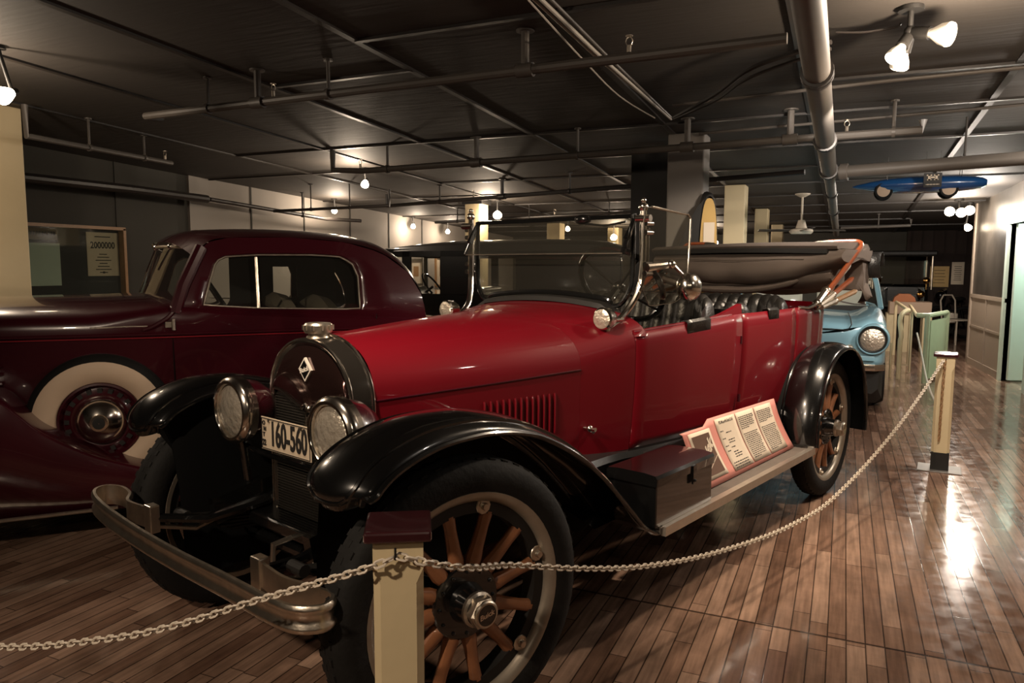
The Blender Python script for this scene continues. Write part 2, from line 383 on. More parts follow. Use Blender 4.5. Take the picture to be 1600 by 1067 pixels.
struct('wall_right', rwbox(DY0, DY1, DZ, None), 'gloss')
struct('wall_right', rwbox(-4.0, DY0, 1.0, None), 'gloss')
struct('wall_right', rwbox(-4.0, DY0, 0, 1.0), 'pan')
tb = rwbox(DY1, 12.87, .98, 1.03, .02, -.02); tb.v and None
struct('trim_30', tb, 'pan')
struct('baseboard_right', rwbox(DY1 + .08, 12.87, 0, .09, .02, -.02), 'pan')
struct('trim_31', rwbox(11.9, 11.94, .09, .98, .015, -.015), 'pan')
struct('trim_32', rwbox(DY1 + .08, 12.87, .55, .58, .012, -.012), 'pan')
fb = MB()
for (y0, y1, z0, z1) in ((DY1, DY1 + .09, 0, DZ + .08), (DY0 - .09, DY0, 0, DZ + .08), (DY0, DY1, DZ, DZ + .08)):
    t = rwbox(y0, y1, z0, z1, .14, -.03); fb.add(t.v, t.f)
struct('trim_33', fb, 'greenlit')
struct('trim_34', rwbox(12.82, 12.90, 0, None, .13, -.02), 'pan')
# the room behind the doorway: pale walls lit by its own lamp, door leaf standing open
struct('wall_closet', MB().box((3.1, 10.9, 1.2), (.08, 3.4, 2.4)), 'greenlit')
struct('wall_closet', MB().box((2.5, 11.75, 1.2), (1.2, .08, 2.4)), 'greenlit')
ld = bpy.data.lights.new('closet_light', 'POINT'); ld.energy = 70; ld.color = (.86, 1.0, .92); ld.shadow_soft_size = .15
lo = bpy.data.objects.new('closet_light', ld); COL.objects.link(lo); lo.location = (2.55, 10.6, 2.0)
dr = struct('door_1', MB().box((0, 0, 0), (.04, .8, 1.93)), 'greenlit'); dr.location = (2.28, 11.0, .985); dr.rotation_euler = (0, 0, radians(-72))
dh = obj('door_handle', MB().ball((-.05, .33, 0), .03), 'nickel', dr)

# brown panelled end wall, papers on it
bb = MB().box((2.6, 17.5, 1.2), (2.9, .1, 2.5))
for i in range(14): bb.box((1.2 + i * .2, 17.44, 1.2), (.015, .02, 2.4))
struct('wall_end', bb, 'brownw')
struct('wall_end', MB().box((4.1, 15.2, 1.2), (.1, 4.8, 2.6)), 'brownw')

def notice(name, label, x, y, z, w, h, m='paper', lines=6, title=None):
    t = thing(name, label, 'notice', (x, y, z))
    obj('sheet', MB().box((0, 0, 0), (w, .006, h)), m, t, False)
    b = MB()
    for i in range(lines): b.box((0, -.005, h * .3 - i * h * .6 / max(1, lines - 1)), (w * (.5 + .25 * random.random()), .002, h * .02))
    if lines: obj('printing', b, 'ink', t, False)
    return t
notice('wall_notice', 'yellowed square notice on the brown panelled end wall', 1.76, 17.42, 1.23, .34, .42, 'gold', 5)
notice('wall_notice', 'tall narrow white notice on the brown panelled end wall', 2.08, 17.42, 1.30, .22, .45, 'paper', 8)

# ------------------------------------------------------------------ columns
def column(x0, x1, y, m, label, dep=.3, cap=None):
    d = MB(); d.box(((x0 + x1) / 2, y + dep / 2, CZ(y) / 2 - .005), (x1 - x0, dep, CZ(y) - .01))
    o = obj('column', d, m, None, False, bevel=.012); return tag(o, label, 'column', 'cream columns' if m == 'cream' else None)
column(-6.9, -6.33, 3.62, 'cream', 'wide cream column at the far left behind the maroon car', .5)
column(-1.49, -1.17, 6.72, 'column', 'broad grey column behind the folded top of the red car')
column(-1.46, -1.20, 9.94, 'cream', 'cream column right of the grey column, nearest of its row')
column(-1.37, -1.17, 12.65, 'cream', 'slimmer cream column, second beyond the grey column')
column(-1.35, -1.14, 15.40, 'cream', 'smallest cream column, third beyond the grey column')
column(-5.41, -5.15, 10.3, 'cream', 'cream column rising behind the roof of the black sedan')
column(-5.58, -5.30, 14.2, 'cream', 'cream column seen through the windshield glass, left of two')
column(-4.66, -4.42, 15.4, 'cream', 'cream column seen through the windshield glass, right of two')
cp = MB().box((0, 0, 0), (.34, .34, .07)); o = obj('column_capital', cp, 'blackm', None, False, loc=(-5.28, 10.45, CZ(10.45) - .05)); tag(o, 'dark capital block on top of the cream column behind the black sedan', 'capital')
o = obj('partition_panel', MB().box((-1.76, 7.2, CZ(7.2) / 2 - .02), (.36, .06, CZ(7.2) - .05)), 'blackm', None, False); tag(o, 'tall black partition panel standing left of the grey column', 'panel')

# ------------------------------------------------------------------ ceiling pipes
def pipe_run(label, pts, r, hangers=(), heads=(), m='pipe', name='sprinkler_pipe', tees=()):
    t = thing(name, label, 'pipe', pts[0], 0, 'ceiling pipes'); O = Vector(pts[0])
    obj('pipe', MB().tube([Vector(p) - O for p in pts], r, 10), m, t)
    P = [Vector(p) for p in pts]
    def at(s):
        L = sum((b - a).length for a, b in zip(P, P[1:])); d = s * L
        for a, b in zip(P, P[1:]):
            if d <= (b - a).length + 1e-6: return a + (b - a) * (d / (b - a).length), (b - a).normalized()
            d -= (b - a).length
        return P[-1], (P[-1] - P[-2]).normalized()
    for s_ in hangers:
        p, d = at(s_); q = p - O
        b = MB().cyl(q, (q.x, q.y, CZ(p.y) - O.z), r * .42 if r < .05 else .012, seg=8); b.cyl(q - d * .012, q + d * .012, r * 1.35, seg=12)
        b.cyl((q.x, q.y, CZ(p.y) - O.z - .012), (q.x, q.y, CZ(p.y) - O.z), .03, seg=10); obj('hanger', b, m, t)
    for s_ in tees:
        p, d = at(s_); q = p - O; b = MB().cyl(q - d * r * 1.8, q + d * r * 1.8, r * 1.45, seg=12); b.cyl(q, (q.x, q.y, CZ(p.y) - O.z), r * .85, seg=10); b.cyl((q.x, q.y, CZ(p.y) - O.z - .01), (q.x, q.y, CZ(p.y) - O.z), r * 1.9, seg=12)
        obj('riser', b, m, t)
    for s_ in heads:
        p, d = at(s_); q = p - O + Vector((0, 0, r)); b = MB().cyl(q, q + Vector((0, 0, .035)), .012, seg=8)
        b.tube([q + Vector((.018 * cos(a), 0, .055 + .022 * sin(a))) for a in [i * pi / 4 for i in range(8)]], .003, 5, True); b.cyl(q + Vector((0, 0, .08)), q + Vector((0, 0, .083)), .02, seg=10)
        obj('sprinkler_head', b, 'nickeld', t)
    return t
pipe_run('long grey sprinkler pipe crossing the ceiling above the red car, nearest the camera', [(-4.72, 4.12, 2.50), (-4.72, 3.98, 2.49), (-.3, 3.86, 2.49)], .027, (.17, .40), (.30, .83), tees=(.27, .70))
pipe_run('grey sprinkler pipe over the windshield, second from the camera', [(-4.92, 6.42, CZ(6.4)), (-4.92, 6.42, 2.40), (-4.55, 6.40, 2.37), (.46, 6.15, 2.39), (.46, 6.15, 2.46)], .030, (.16, .52, .955), (.1, .9), tees=(.34, .69, .83))
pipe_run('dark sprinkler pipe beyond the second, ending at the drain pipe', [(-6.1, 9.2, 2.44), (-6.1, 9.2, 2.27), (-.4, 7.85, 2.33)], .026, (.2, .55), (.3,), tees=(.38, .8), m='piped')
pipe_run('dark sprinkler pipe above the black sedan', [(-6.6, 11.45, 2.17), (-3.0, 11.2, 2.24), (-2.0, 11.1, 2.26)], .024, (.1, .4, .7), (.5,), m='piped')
pipe_run('dark ceiling pipe along the left wall, upper of two', [(-5.95, 3.9, 2.66), (-5.95, 3.9, 2.42), (-6.3, 5.6, 2.44)], .024, (.45, .8), (.95,), m='pipe')
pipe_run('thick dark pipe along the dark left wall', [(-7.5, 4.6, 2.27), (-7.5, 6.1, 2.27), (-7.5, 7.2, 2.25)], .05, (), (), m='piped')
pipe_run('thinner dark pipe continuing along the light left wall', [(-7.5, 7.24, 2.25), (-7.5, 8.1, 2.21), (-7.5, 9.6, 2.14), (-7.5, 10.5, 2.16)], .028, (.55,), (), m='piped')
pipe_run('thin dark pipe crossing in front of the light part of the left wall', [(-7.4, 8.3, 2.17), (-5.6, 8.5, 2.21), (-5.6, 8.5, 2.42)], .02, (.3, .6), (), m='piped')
pipe_run('grey pipe far back over the blue car, right of the drain pipe', [(-.1, 14.0, 2.08), (.95, 13.9, 2.10), (.95, 13.9, 2.2)], .025, (.5,), ())
pipe_run('thin conduit running straight across the ceiling by the cluster of spotlights', [(-1.2, 5.54, 2.58), (.2, 5.45, 2.60), (2.0, 5.35, 2.60)], .012, (), (), name='conduit')
pipe_run('thin conduit across the ceiling just behind the first conduit', [(-1.2, 6.62, 2.55), (2.1, 6.32, 2.57)], .012, (), (), name='conduit')
# diagonal wiring above the red car
pipe_run('bundle of grey conduits running from the top of the picture to the grey column', [(-1.40, 2.6, CZ(2.6) - .04), (-1.37, 4.3, CZ(4.3) - .05), (-1.31, 6.0, CZ(6.0) - .05)], .011, (), (), name='conduit_bundle', m='wirew')
cbn = [o for o in COL.objects if o.name.startswith('conduit_bundle')][0]
for dx_ in (-.045, .04): obj('pipe', MB().tube([(dx_, 0, .008), (.03 + dx_ * .8, 1.7, -.070), (.09 + dx_ * .2, 3.4, -.14)], .008, 8), 'wirew' if dx_ < 0 else 'pipe', cbn)
t = thing('cable', 'thin sagging pale cable beside the conduit bundle above the red car', 'cable', (-1.45, 3.0, 2.7))
obj('wire', MB().tube(catmull([(.05, -.3, .0), (.06, .3, -.07), (.02, 1.1, -.10), (.0, 2.0, -.14), (.07, 2.75, -.16)], 6), .005, 6), 'wirew', t)
t = thing('cable', 'thick black cable looping from the drain pipe to the grey column', 'cable', (-.2, 4.6, 2.5))
obj('wire', MB().tube(catmull([(.08, -.3, .07), (-.33, .0, .06), (-.63, .56, .05), (-1.05, 1.2, .04)], 6), .014, 6).tube(catmull([(.08, -.28, .04), (-.35, .06, .02), (-.63, .6, .02), (-1.05, 1.2, .03)], 6), .010, 6), 'piped', t)
t = thing('cable', 'thin black cable hanging from the ceiling beside the drain pipe up to the spotlights', 'cable', (-.08, 3.9, 2.5))
obj('wire', MB().tube(catmull([(-.02, .45, .13), (.12, .47, .12), (.26, .48, .13), (.28, .46, .14)], 6), .006, 6), 'piped', t)

# big drain pipe with couplings, and the branch to the right
t = thing('drain_pipe', 'large grey drain pipe running away under the ceiling with couplings', 'pipe', (-.167, 1.95, 2.4))
dz = lambda y: (2.4917 - .036 * y) - 2.4
obj('pipe', MB().tube([(0, 0, dz(1.95)), (0, 5.2, dz(7.15))], .0625, 20), 'pipe', t)
obj('pipe', MB().tube([(0, 5.2, dz(7.15)), (0, 12.2, dz(14.15))], .0485, 16), 'pipe', t)
for y in (4.0, 5.72, 7.05, 8.6, 10.4):
    big = y < 7.4; r = .0625 if big else .0485
    b = MB()
    for dy in (-.035, .03): b.lathe([(r * 1.0, -.02), (r * 1.22, -.018), (r * 1.25, 0), (r * 1.22, .018), (r * 1.0, .02)], (0, y - 1.95 + dy, dz(y)), (0, 1, -.036), 20)
    obj('coupling', b, 'piped', t)
t = thing('branch_pipe', 'thick grey branch pipe going right from the drain pipe to the right wall', 'pipe', (-.085, 7.03, 2.19))
obj('pipe', MB().tube([(0, 0, .028), (2.12, -.43, .052)], .053, 16), 'pipe', t)
obj('coupling', MB().lathe([(.053, -.02), (.072, -.018), (.072, .04), (.053, .045)], (.03, 0, .028), (1, -.2, 0), 18), 'pipe', t)
obj('hanger', MB().cyl((.9, -.18, .06), (.9, -.18, .39), .008, seg=6), 'piped', t)

# ------------------------------------------------------------------ lamps
def bare_bulb(loc, label, r=.045, tilt=(.3, -.6, -.6)):
    t = thing('ceiling_spotlight', label, 'lamp', (loc[0], loc[1], CZ(loc[1])), 0, 'lit ceiling spotlights')
    p = Vector((0, 0, loc[2] - CZ(loc[1]))); d = Vector(tilt).normalized()
    obj('socket', MB().cyl((0, 0, 0), (0, 0, -.02), .045).cyl((0, 0, 0), p - d * .09, .012).cyl(p - d * .12, p - d * .05, .024, .03), 'blackm', t)
    obj('bulb', MB().lathe([(0, .0), (r * .6, -.004), (r, -.02), (r * 1.02, -.035), (r * .8, -.07), (r * .45, -.11), (.0, -.115)], p + d * .02, d, 16), 'bulb', t)
    return t
bare_bulb((-5.25, 7.45, 2.36), 'lit ceiling spotlight nearest above the maroon car roof')
bare_bulb((-7.5, 9.8, 2.27), 'lit ceiling spotlight by the light left wall, first of three along it')
bare_bulb((-7.7, 12.5, 2.16), 'lit ceiling spotlight by the light left wall, second of three along it')
bare_bulb((-7.6, 13.7, 2.11), 'lit ceiling spotlight by the light left wall, farthest of three along it')
bare_bulb((-5.04, 10.70, 2.20), 'bright ceiling spotlight right beside the cream column behind the black sedan', .07)
bare_bulb((-4.40, 15.0, 2.0), 'bright ceiling spotlight seen through the right part of the windshield', .07)
bare_bulb((-4.80, 13.3, 2.1), 'ceiling spotlight seen through the middle of the windshield', .045)
bare_bulb((-2.45, 15.8, 1.90), 'small lit lamp low between the gold board and the nearest cream column', .04)
bare_bulb((-4.80, 3.0, 2.44), 'lit ceiling spotlight in front of the wide cream column at far left', .055, (.1, -1, -.5))
t = thing('wall_lamp_cluster', 'glaring lamp cluster at the ceiling by the right wall', 'lamp', (1.42, 12.2, CZ(12.2)))
b = MB().cyl((0, 0, 0), (0, 0, -.03), .06); b.cyl((0, 0, 0), (0, -.02, -.15), .012)
obj('mount', b, 'blackm', t)
for q in ((-.12, -.1, -.18), (.02, -.12, -.2), (.12, -.1, -.17)): obj('bulb', MB().ball(q, .065), 'bulb', t)
bare_bulb((1.62, 12.7, 1.98), 'small lit lamp below the glaring cluster at the end of the right wall', .05)

t = thing('spotlight_cluster', 'cluster of three lit reflector spotlights hanging from the ceiling near the drain pipe', 'lamp', (.24, 4.28, CZ(4.28)))
zc = CZ(4.28)
b = MB().cyl((0, 0, 0), (0, 0, -.02), .06); b.cyl((0, 0, 0), (0, 0, -.14), .014); b.ball((0, 0, -.12), .03)
obj('mount', b, 'blackm', t)
for i, (a, d) in enumerate((((.0, 0, -.12), (.85, -.45, -.28)), ((0, 0, -.13), (-.42, -.42, -.8)), ((0, .02, -.13), (-.2, .35, -.75)))):
    a = Vector(a); d = Vector(d).normalized(); s_ = 1.0 if i == 0 else .8
    obj('socket', MB().lathe([(0, 0), (.02, 0), (.028, .02), (.032, .10 * s_), (.0, .10 * s_)], a, d, 14), 'blackm', t)
    h = obj('reflector_bulb', MB().lathe([(.020, 0), (.024, .02), (.046 * s_ + .002, .06 * s_), (.058 * s_, .10 * s_), (.054 * s_, .110 * s_)], a + d * .09 * s_, d, 20), 'bulbs', t)
    obj('bulb_face', MB().lathe([(0, .122 * s_), (.03, .119 * s_), (.054 * s_, .110 * s_)], a + d * .09 * s_, d, 20), 'bulb', h)

# ceiling fan
t = thing('ceiling_fan', 'white ceiling fan hanging from a rod beyond the drain pipe', 'ceiling fan', (-.58, 11.1, CZ(11.1)))
obj('canopy', MB().lathe([(0, 0), (.10, 0), (.10, -.012), (.03, -.05), (.0, -.05)]), 'chain', t)
obj('rod', MB().cyl((0, 0, -.03), (0, 0, -.42), .014), 'chain', t)
obj('motor', MB().lathe([(0, -.36), (.045, -.36), (.06, -.42), (.075, -.47), (.15, -.49), (.16, -.52), (.13, -.55), (0, -.555)]), 'chain', t)
for a in (15, 105, 195, 285):
    R = Matrix.Rotation(radians(a), 3, 'Z') @ Matrix.Rotation(radians(12), 3, 'X')
    obj('blade', MB().box(R @ Vector((.36, 0, 0)) + Vector((0, 0, -.5)), (.42, .11, .008), R), 'pipe', t)

# ------------------------------------------------------------------ stanchion posts and chains
PA = Vector((-.912, 1.405)); PB = Vector((.665, 5.884)); pdir = (PB - PA).normalized(); rz_p = atan2(pdir.y, pdir.x)
def post(name, label, x, y, rz, w=.112, full=True):
    t = thing(name, label, 'post', (x, y, 0), rz, 'barrier posts')
    h = w / 2; c = .016
    sec = [(-h + c, -h), (h - c, -h), (h, -h + c), (h, h - c), (h - c, h), (-h + c, h), (-h, h - c), (-h, -h + c)]
    b = MB(); rows = [[(p[0], p[1], z) for p in sec] for z in (.13, .70)]
    b.grid(rows, cv=True); b.fan(rows[0], True)
    sq = [(-h, -h), (h, -h), (h, -h), (h, h), (h, h), (-h, h), (-h, h), (-h, -h)]
    b.grid([[(p[0], p[1], .70) for p in sec], [(p[0], p[1], .735) for p in sq], [(p[0], p[1], .80) for p in sq]], cv=True)
    obj('shaft', b, 'cream', t, ang=20)
    obj('foot', MB().box((0, 0, .068), (w * 1.0, w * 1.0, .13)), 'blackm', t, False, bevel=.003)
    obj('cap', MB().box((0, 0, .813), (w * 1.34, w * 1.34, .026)), mcap, t, False, bevel=.006)
    obj('base_plate', MB().box((0, 0, .004), (w * 2.4, w * 2.0, .007)), 'steel', t, False, bevel=.002)
    return t
mcap = mat('maroon_cap', (.035, .008, .010), .25, coat=.8, noise=.3, nscale=30)
p1 = post('stanchion_post', 'cream post in front of the red car front wheel, cut by the picture bottom', PA.x, PA.y, radians(31))
p2 = post('stanchion_post', 'cream post standing on the open floor at the right with a steel base plate', PB.x, PB.y, radians(-6), .112)
obj('hook', MB().tube([(-.005, -.055, .765), (-.005, -.075, .765), (-.005, -.08, .775), (-.005, -.078, .792)], .003, 6), 'blackm', p1)
obj('hook', MB().tube([(0, -.055, .775), (0, -.07, .775), (0, -.072, .79)], .003, 6), 'blackm', p2)

def chain(name, label, pts, pitch=.0215, wire=.0032, m='chain'):
    P = catmull(pts, 12); tot = [0]
    for a, b in zip(P, P[1:]): tot.append(tot[-1] + (b - a).length)
    n = int(tot[-1] / pitch); t = []; O = P[0].copy(); mb = MB(); j = 0
    hl, hw = pitch / 2 + wire * .75, .0078
    for i in range(n):
        d = (i + .5) * pitch
        while j < len(tot) - 2 and tot[j + 1] < d: j += 1
        k = (d - tot[j]) / (tot[j + 1] - tot[j]); c = P[j].lerp(P[j + 1], k); tg = (P[j + 1] - P[j]).normalized()
        s = tg.cross(Vector((0, 0, 1)));
        if s.length < .1: s = Vector((1, 0, 0))
        s.normalize(); u = s.cross(tg); ang = radians(45 if i % 2 else -45); w = s * cos(ang) + u * sin(ang)
        path = []
        for q in range(10):
            a = 2 * pi * q / 10; ca, sa = cos(a), sin(a)
            path.append(c - O + tg * ((hl - hw) * (1 if ca > .01 else -1 if ca < -.01 else 0) + hw * ca) + w * hw * sa)
        mb.tube(path, wire, 5, True)
    o = obj(name, mb, m, None, True, ang=60, merge=False); o.location = O; return tag(o, label, 'chain', 'barrier chains')
def cp_(s, z): q = PA + pdir * s; return (q.x, q.y, z)
off = Vector((.02, -.075))
L_ = (PB - PA).length
cpts = [(PA.x + .037, PA.y - .064, .772), (PA.x + .068, PA.y - .045, .762), (PA.x + .094, PA.y - .012, .745), (PA.x + .125, PA.y + .12, .690)] + [cp_(s, z) for s, z in ((.38, .607), (.66, .513), (1.0, .416), (1.44, .328), (1.99, .258), (2.4, .238), (2.7, .248), (3.19, .33), (3.74, .462), (4.25, .622))] + [(PB.x - .02, PB.y - .08, .785)]
chain('barrier_chain', 'white plastic chain sagging between the two cream posts', cpts)
chain('barrier_chain', 'white plastic chain running out of the picture at lower left', [(PA.x + .030, PA.y - .068, .768), (PA.x - .024, PA.y - .100, .745), (-1.15, 1.30, .655), (-1.278, 1.305, .600), (-1.47, 1.28, .52), (-1.694, 1.25, .447), (-2.07, 1.2, .365), (-2.5, 1.15, .34), (-3.0, 1.1, .39)])
o = chain('barrier_chain', 'short rusty chain hanging straight down the face of the right hand post', [(PB.x - .012, PB.y - .078, .775), (PB.x - .016, PB.y - .075, .6), (PB.x - .018, PB.y - .072, .4), (PB.x - .02, PB.y - .070, .2)], m='frame')

# ================================================================== RED TOURING CAR  (local x runs to the rear, -y is the near side)
RC = thing('touring_car', 'open red vintage touring car with black fenders and wooden spoke wheels, nearest the camera', 'car', (-1.71578, 2.08014, 0), radians(73.43006))

def superarc(hw, zs, zt, n=14, e=2.3, full=True):
    out = []
    for i in range(n + 1):
        a = pi * i / n if full else pi / 2 * i / n
        c, s_ = cos(a), sin(a)
        out.append((-hw * (abs(c) ** (2 / e)) * (1 if c >= 0 else -1), zs + (zt - zs) * abs(s_) ** (2 / e)))
    return out
HW = [(.0, .250), (.09, .254), (.3, .305), (.6, .385), (.9, .45), (1.0, .475), (1.25, .565), (1.6, .625), (2.1, .67), (2.6, .69), (3.0, .685), (3.3, .65)]
HT = [(.0, 1.155), (.09, 1.158), (.5, 1.187), (1.0, 1.215), (1.2, 1.238), (1.33, 1.245)]
HS = [(.0, .95), (.09, .955), (1.0, .99), (1.15, 1.03), (1.33, 1.10)]
ZB = .61
def hood_rows(us, inset=0, zlo=ZB):
    rows = []
    for u in us:
        hw = interp(HW, u) - inset; zt = interp(HT, u) - inset; zs = interp(HS, u)
        arc = superarc(hw, zs, zt, 22, 2.25)
        bl = max(0, min(1, (u - .9) / .36)); bl = bl * bl * (3 - 2 * bl); lowp = []
        for j in range(9):
            t = j / 9 * (zs - zlo) / .515; f = .955 + .045 * sin(min(1, t * 1.25) * pi / 2)
            lowp.append((lerp(.985 + .015 * j / 9, f, bl), lerp(zlo, zs, j / 9)))
        cut = 1.108 if u > 1.262 else 0
        rows.append([(u, -hw * k_, max(z, cut)) for k_, z in lowp] + [(u, w, max(z, cut)) for w, z in arc] + [(u, hw * k_, max(z, cut)) for k_, z in reversed(lowp)])
    return rows
us = [.087, .2, .35, .5, .65, .8, .9, .9895]
obj('hood', MB().grid(hood_rows(us)), 'red', RC)
# hood hinge line and louvres
b = MB()
for s_ in (-1, 1):
    b.tube([(u, s_ * (interp(HW, u) + .001), interp(HS, u) - .006) for u in us], .0035, 6)
obj('hood_hinge', b, 'maroon', RC)
for s_ in (-1, 1):
    for i in range(13):
        u = .52 + i * .028; y = s_ * (interp(HW, u) - .001)
        obj('louvre', MB().tube([(u, y, .735), (u, y + s_ * .003, .75), (u, y + s_ * .003, .885), (u, y, .90)], .005, 6), 'red', RC)
    obj('body_catch', MB().ball((1.02, s_ * .50, .735), .016, 10, 8).cyl((1.02, s_ * .47, .735), (1.02, s_ * .53, .735), .009).ball((1.045, s_ * .50, .72), .011, 8, 6), 'nickel', RC)
b = MB().grid(hood_rows([.990, 1.05, 1.12, 1.18, 1.24, 1.262])); c_ = hood_rows([1.262001, 1.29, 1.33]); b.grid(c_)
b.fan(hood_rows([1.33])[0])
obj('cowl', b, 'red', RC)

# body sides: surface function
def side_pt(u, t, s_):
    # t 0 bottom .. 1 top;  plan is parallel then curves round the tail
    zt = interp([(1.2, 1.125), (1.33, 1.128), (1.5, 1.14), (2.1, 1.172), (3.0, 1.175), (3.9, 1.17)], min(u, 3.9)); zb = ZB - .0 * u
    if u <= 3.2: x, hw = u, interp(HW, u)
    else:
        a = (u - 3.2) / .8 * (pi / 2); x = 3.2 + .70 * sin(a); hw = .66 * max(0, cos(a)) ** .5
    z = lerp(zb, zt, t)
    f = .955 + .045 * sin(min(1, t * 1.25) * pi / 2); roll = max(0, t - .9) / .1
    hw2 = hw * f - .012 * roll ** 2
    tail = max(0, (u - 3.2) / .8)
    return (x - .10 * tail * (1 - t), s_ * hw2, z)
def panel(u0, u1, s_, n=10, t0=0, t1=1, push=0):
    rows = []
    for i in range(n + 1):
        u = lerp(u0, u1, i / n)
        rows.append([Vector(side_pt(u, lerp(t0, t1, j / 14), s_)) + Vector((0, s_ * push, 0)) for j in range(15)])
    return MB().grid(rows)
for s_ in (-1, 1):
    d = obj('front_door', panel(1.265, 2.127, s_), 'red', RC, solid=.025)
    obj('door_hinge', MB().cyl((2.118, s_ * .668, .72), (2.118, s_ * .668, .76), .008).cyl((2.118, s_ * .668, 1.02), (2.118, s_ * .668, 1.06), .008), 'maroon', d)
    d = obj('rear_door', panel(2.131, 2.84, s_), 'red', RC, solid=.025)
b = MB(); rows = []
N_ = 44
for i in range(N_ + 1):
    f = i / N_; u = 2.844 + f * 2 * (4.0 - 2.844); s_ = -1
    if u > 4.0: u = 8.0 - u; s_ = 1
    rows.append([side_pt(u, j / 12, s_) for j in range(13)])
b.grid(rows); obj('rear_body', b, 'red', RC, solid=.02)
# dark liner behind the shut lines, floor and dashboard
b = MB()
for s_ in (-1, 1): b.add(panel(1.2, 2.9, s_, 12, 0, .97, -.028).v, panel(1.2, 2.9, s_, 12).f)
obj('door_lining', b, 'leather', RC)
obj('body_floor', MB().box((2.35, 0, .635), (2.3, .98, .04)), 'blackm', RC, False)
obj('dashboard', MB().prism([(1.36, w, z - .02) for w, z in superarc(.53, 1.0, 1.22, 16)] + [(1.36, .53, .7), (1.36, -.53, .7)], (.03, 0, 0)), 'blackm', RC, False)
# red shoulder sweeping up behind the front seat
for s_ in (-1, 1):
    b = MB(); rows = []
    for i in range(9):
        f = i / 8; u = lerp(1.80, 2.14, f); h = .05 * f ** 1.6
        p0 = side_pt(u, 1, s_); rows.append([(p0[0], p0[1], p0[2] - .01), (p0[0], p0[1] - s_ * .004, p0[2] + h), (p0[0], p0[1] - s_ * .03, p0[2] + h), (p0[0], p0[1] - s_ * .03, p0[2] - .01)])
    b.grid(rows, cv=True); b.fan(rows[0]); b.fan(rows[-1], True); obj('seat_shoulder', b, 'red', RC)
# beading along the body top, black flap covers on the doors
for s_ in (-1, 1):
    obj('top_bead', MB().tube([Vector(side_pt(u, 1, s_)) + Vector((0, -s_ * .008, .002)) for u in [1.27 + .07 * i for i in range(12)]], .008, 8), 'red', RC)
    for u0, u1 in ((1.62, 1.82), (2.44, 2.57)):
        b = MB(); rows = []
        for i in range(5):
            p = Vector(side_pt(lerp(u0, u1, i / 4), 1, s_)); rows.append([p + Vector((0, s_ * .012, -.045)), p + Vector((0, s_ * .012, .004)), p + Vector((0, s_ * .0, .016)), p + Vector((0, -s_ * .03, .010)), p + Vector((0, -s_ * .03, -.04))])
        b.grid(rows); obj('latch_flap', b, 'leather', RC, solid=.004)
# splash apron between body and running board
for s_ in (-1, 1):
    b = MB(); rows = []
    for u in [.80 + .1 * i for i in range(20)]:
        hw = max(.50, interp(HW, u) * .93)
        rows.append([(u, s_ * (hw - .03), ZB + .01), (u, s_ * (hw + .03), ZB - .005), (u, s_ * (hw + .045), ZB - .03), (u, s_ * (hw + .03), .54), (u, s_ * (hw + .02), .46), (u, s_ * .68, .405)])
    b.grid(rows); obj('splash_apron', b, 'black', RC)

# ---- radiator
RW_, RT, RB_ = .253, 1.157, .475
def rad_outline(k=0.0, n=20):
    arc = superarc(RW_ - k, .93, RT - k, n, 2.1)
    return [(-(RW_ - k), RB_ + k)] + arc + [(RW_ - k, RB_ + k)]
sections = [(.004, .030), (-.004, .018), (.000, .006), (.012, .0), (.066, -.001), (.076, -.005), (.086, -.004), (.088, .004)]
obj('radiator_shell', MB().grid([[(u, w, z) for w, z in rad_outline(k)] for u, k in sections], cv=False), 'nickelb' if 'nickelb' in M else mat('dark_nickel_shell', (.13, .115, .10), .14, metal=.9), RC)
b = MB()
for u, k in ((-.001, .008), (.080, -.004)):
    b.tube([(u, w, z) for w, z in rad_outline(k)], .0075, 8)
obj('shell_rim', b, 'nickel', RC)
# tank front: dark polished panel with a dipping lower edge
topo = superarc(RW_ - .028, .93, RT - .028, 24, 2.1)
rows = []
for w, z in topo:
    zz = .915 - .065 * cos(w / (RW_ - .028) * pi) * 1.0 + .0
    zl = min(z, .955 - .055 * (.5 + .5 * cos(w / (RW_ - .028) * pi)) + .0)
    zl = min(z, zl)
    rows.append([(.0 - .010 * sin(pi * j / 6), w, lerp(zl, z, j / 6)) for j in range(7)])
obj('radiator_tank', MB().grid(rows), mat('dark_nickel', (.10, .05, .045), .12, metal=.9, coat=1), RC)
obj('tank_edge', MB().tube([(-.004, w, min(z, .955 - .055 * (.5 + .5 * cos(w / (RW_ - .028) * pi)))) for w, z in topo], .005, 6), 'nickel', RC)
b = MB().box((.021, 0, .71), (.02, .47, .46))
for i in range(44): b.box((.008, 0, .495 + i * .0102), (.012, .46, .0035))
obj('radiator_core', b, 'core', RC, False)
obj('core_rim', MB().tube([(.002, -.235, .93), (.002, -.235, .50), (.002, -.22, .483), (.002, .22, .483), (.002, .235, .50), (.002, .235, .93)], .005, 6), 'nickeld', RC)
b = MB().lathe([(0, 0), (.045, 0), (.040, .014), (.034, .016), (.034, .022), (.046, .024), (.050, .032), (.050, .052), (.044, .060), (0, .061)], (.042, 0, RT - .010), (0, 0, 1), 20)
for i in range(10):
    a = 2 * pi * i / 10; b.box((.042 + .05 * cos(a), .05 * sin(a), RT + .034), (.008, .008, .018))
obj('radiator_cap', b, 'nickeld', RC)
def rface(p, u=-.082): return Vector((u - p.z, -p.x, p.y))
M['badge'] = mat('badge_enamel', (.66, .60, .52), .3)
def rhomb(k, u, c=(0.0, 1.045)): return [(u, c[0], c[1] + .043 * k), (u, c[0] - .037 * k, c[1]), (u, c[0], c[1] - .043 * k), (u, c[0] + .037 * k, c[1])]
bd = obj('badge', MB().prism(rhomb(1, -.018), (.010, 0, 0)), 'badge', RC, False)
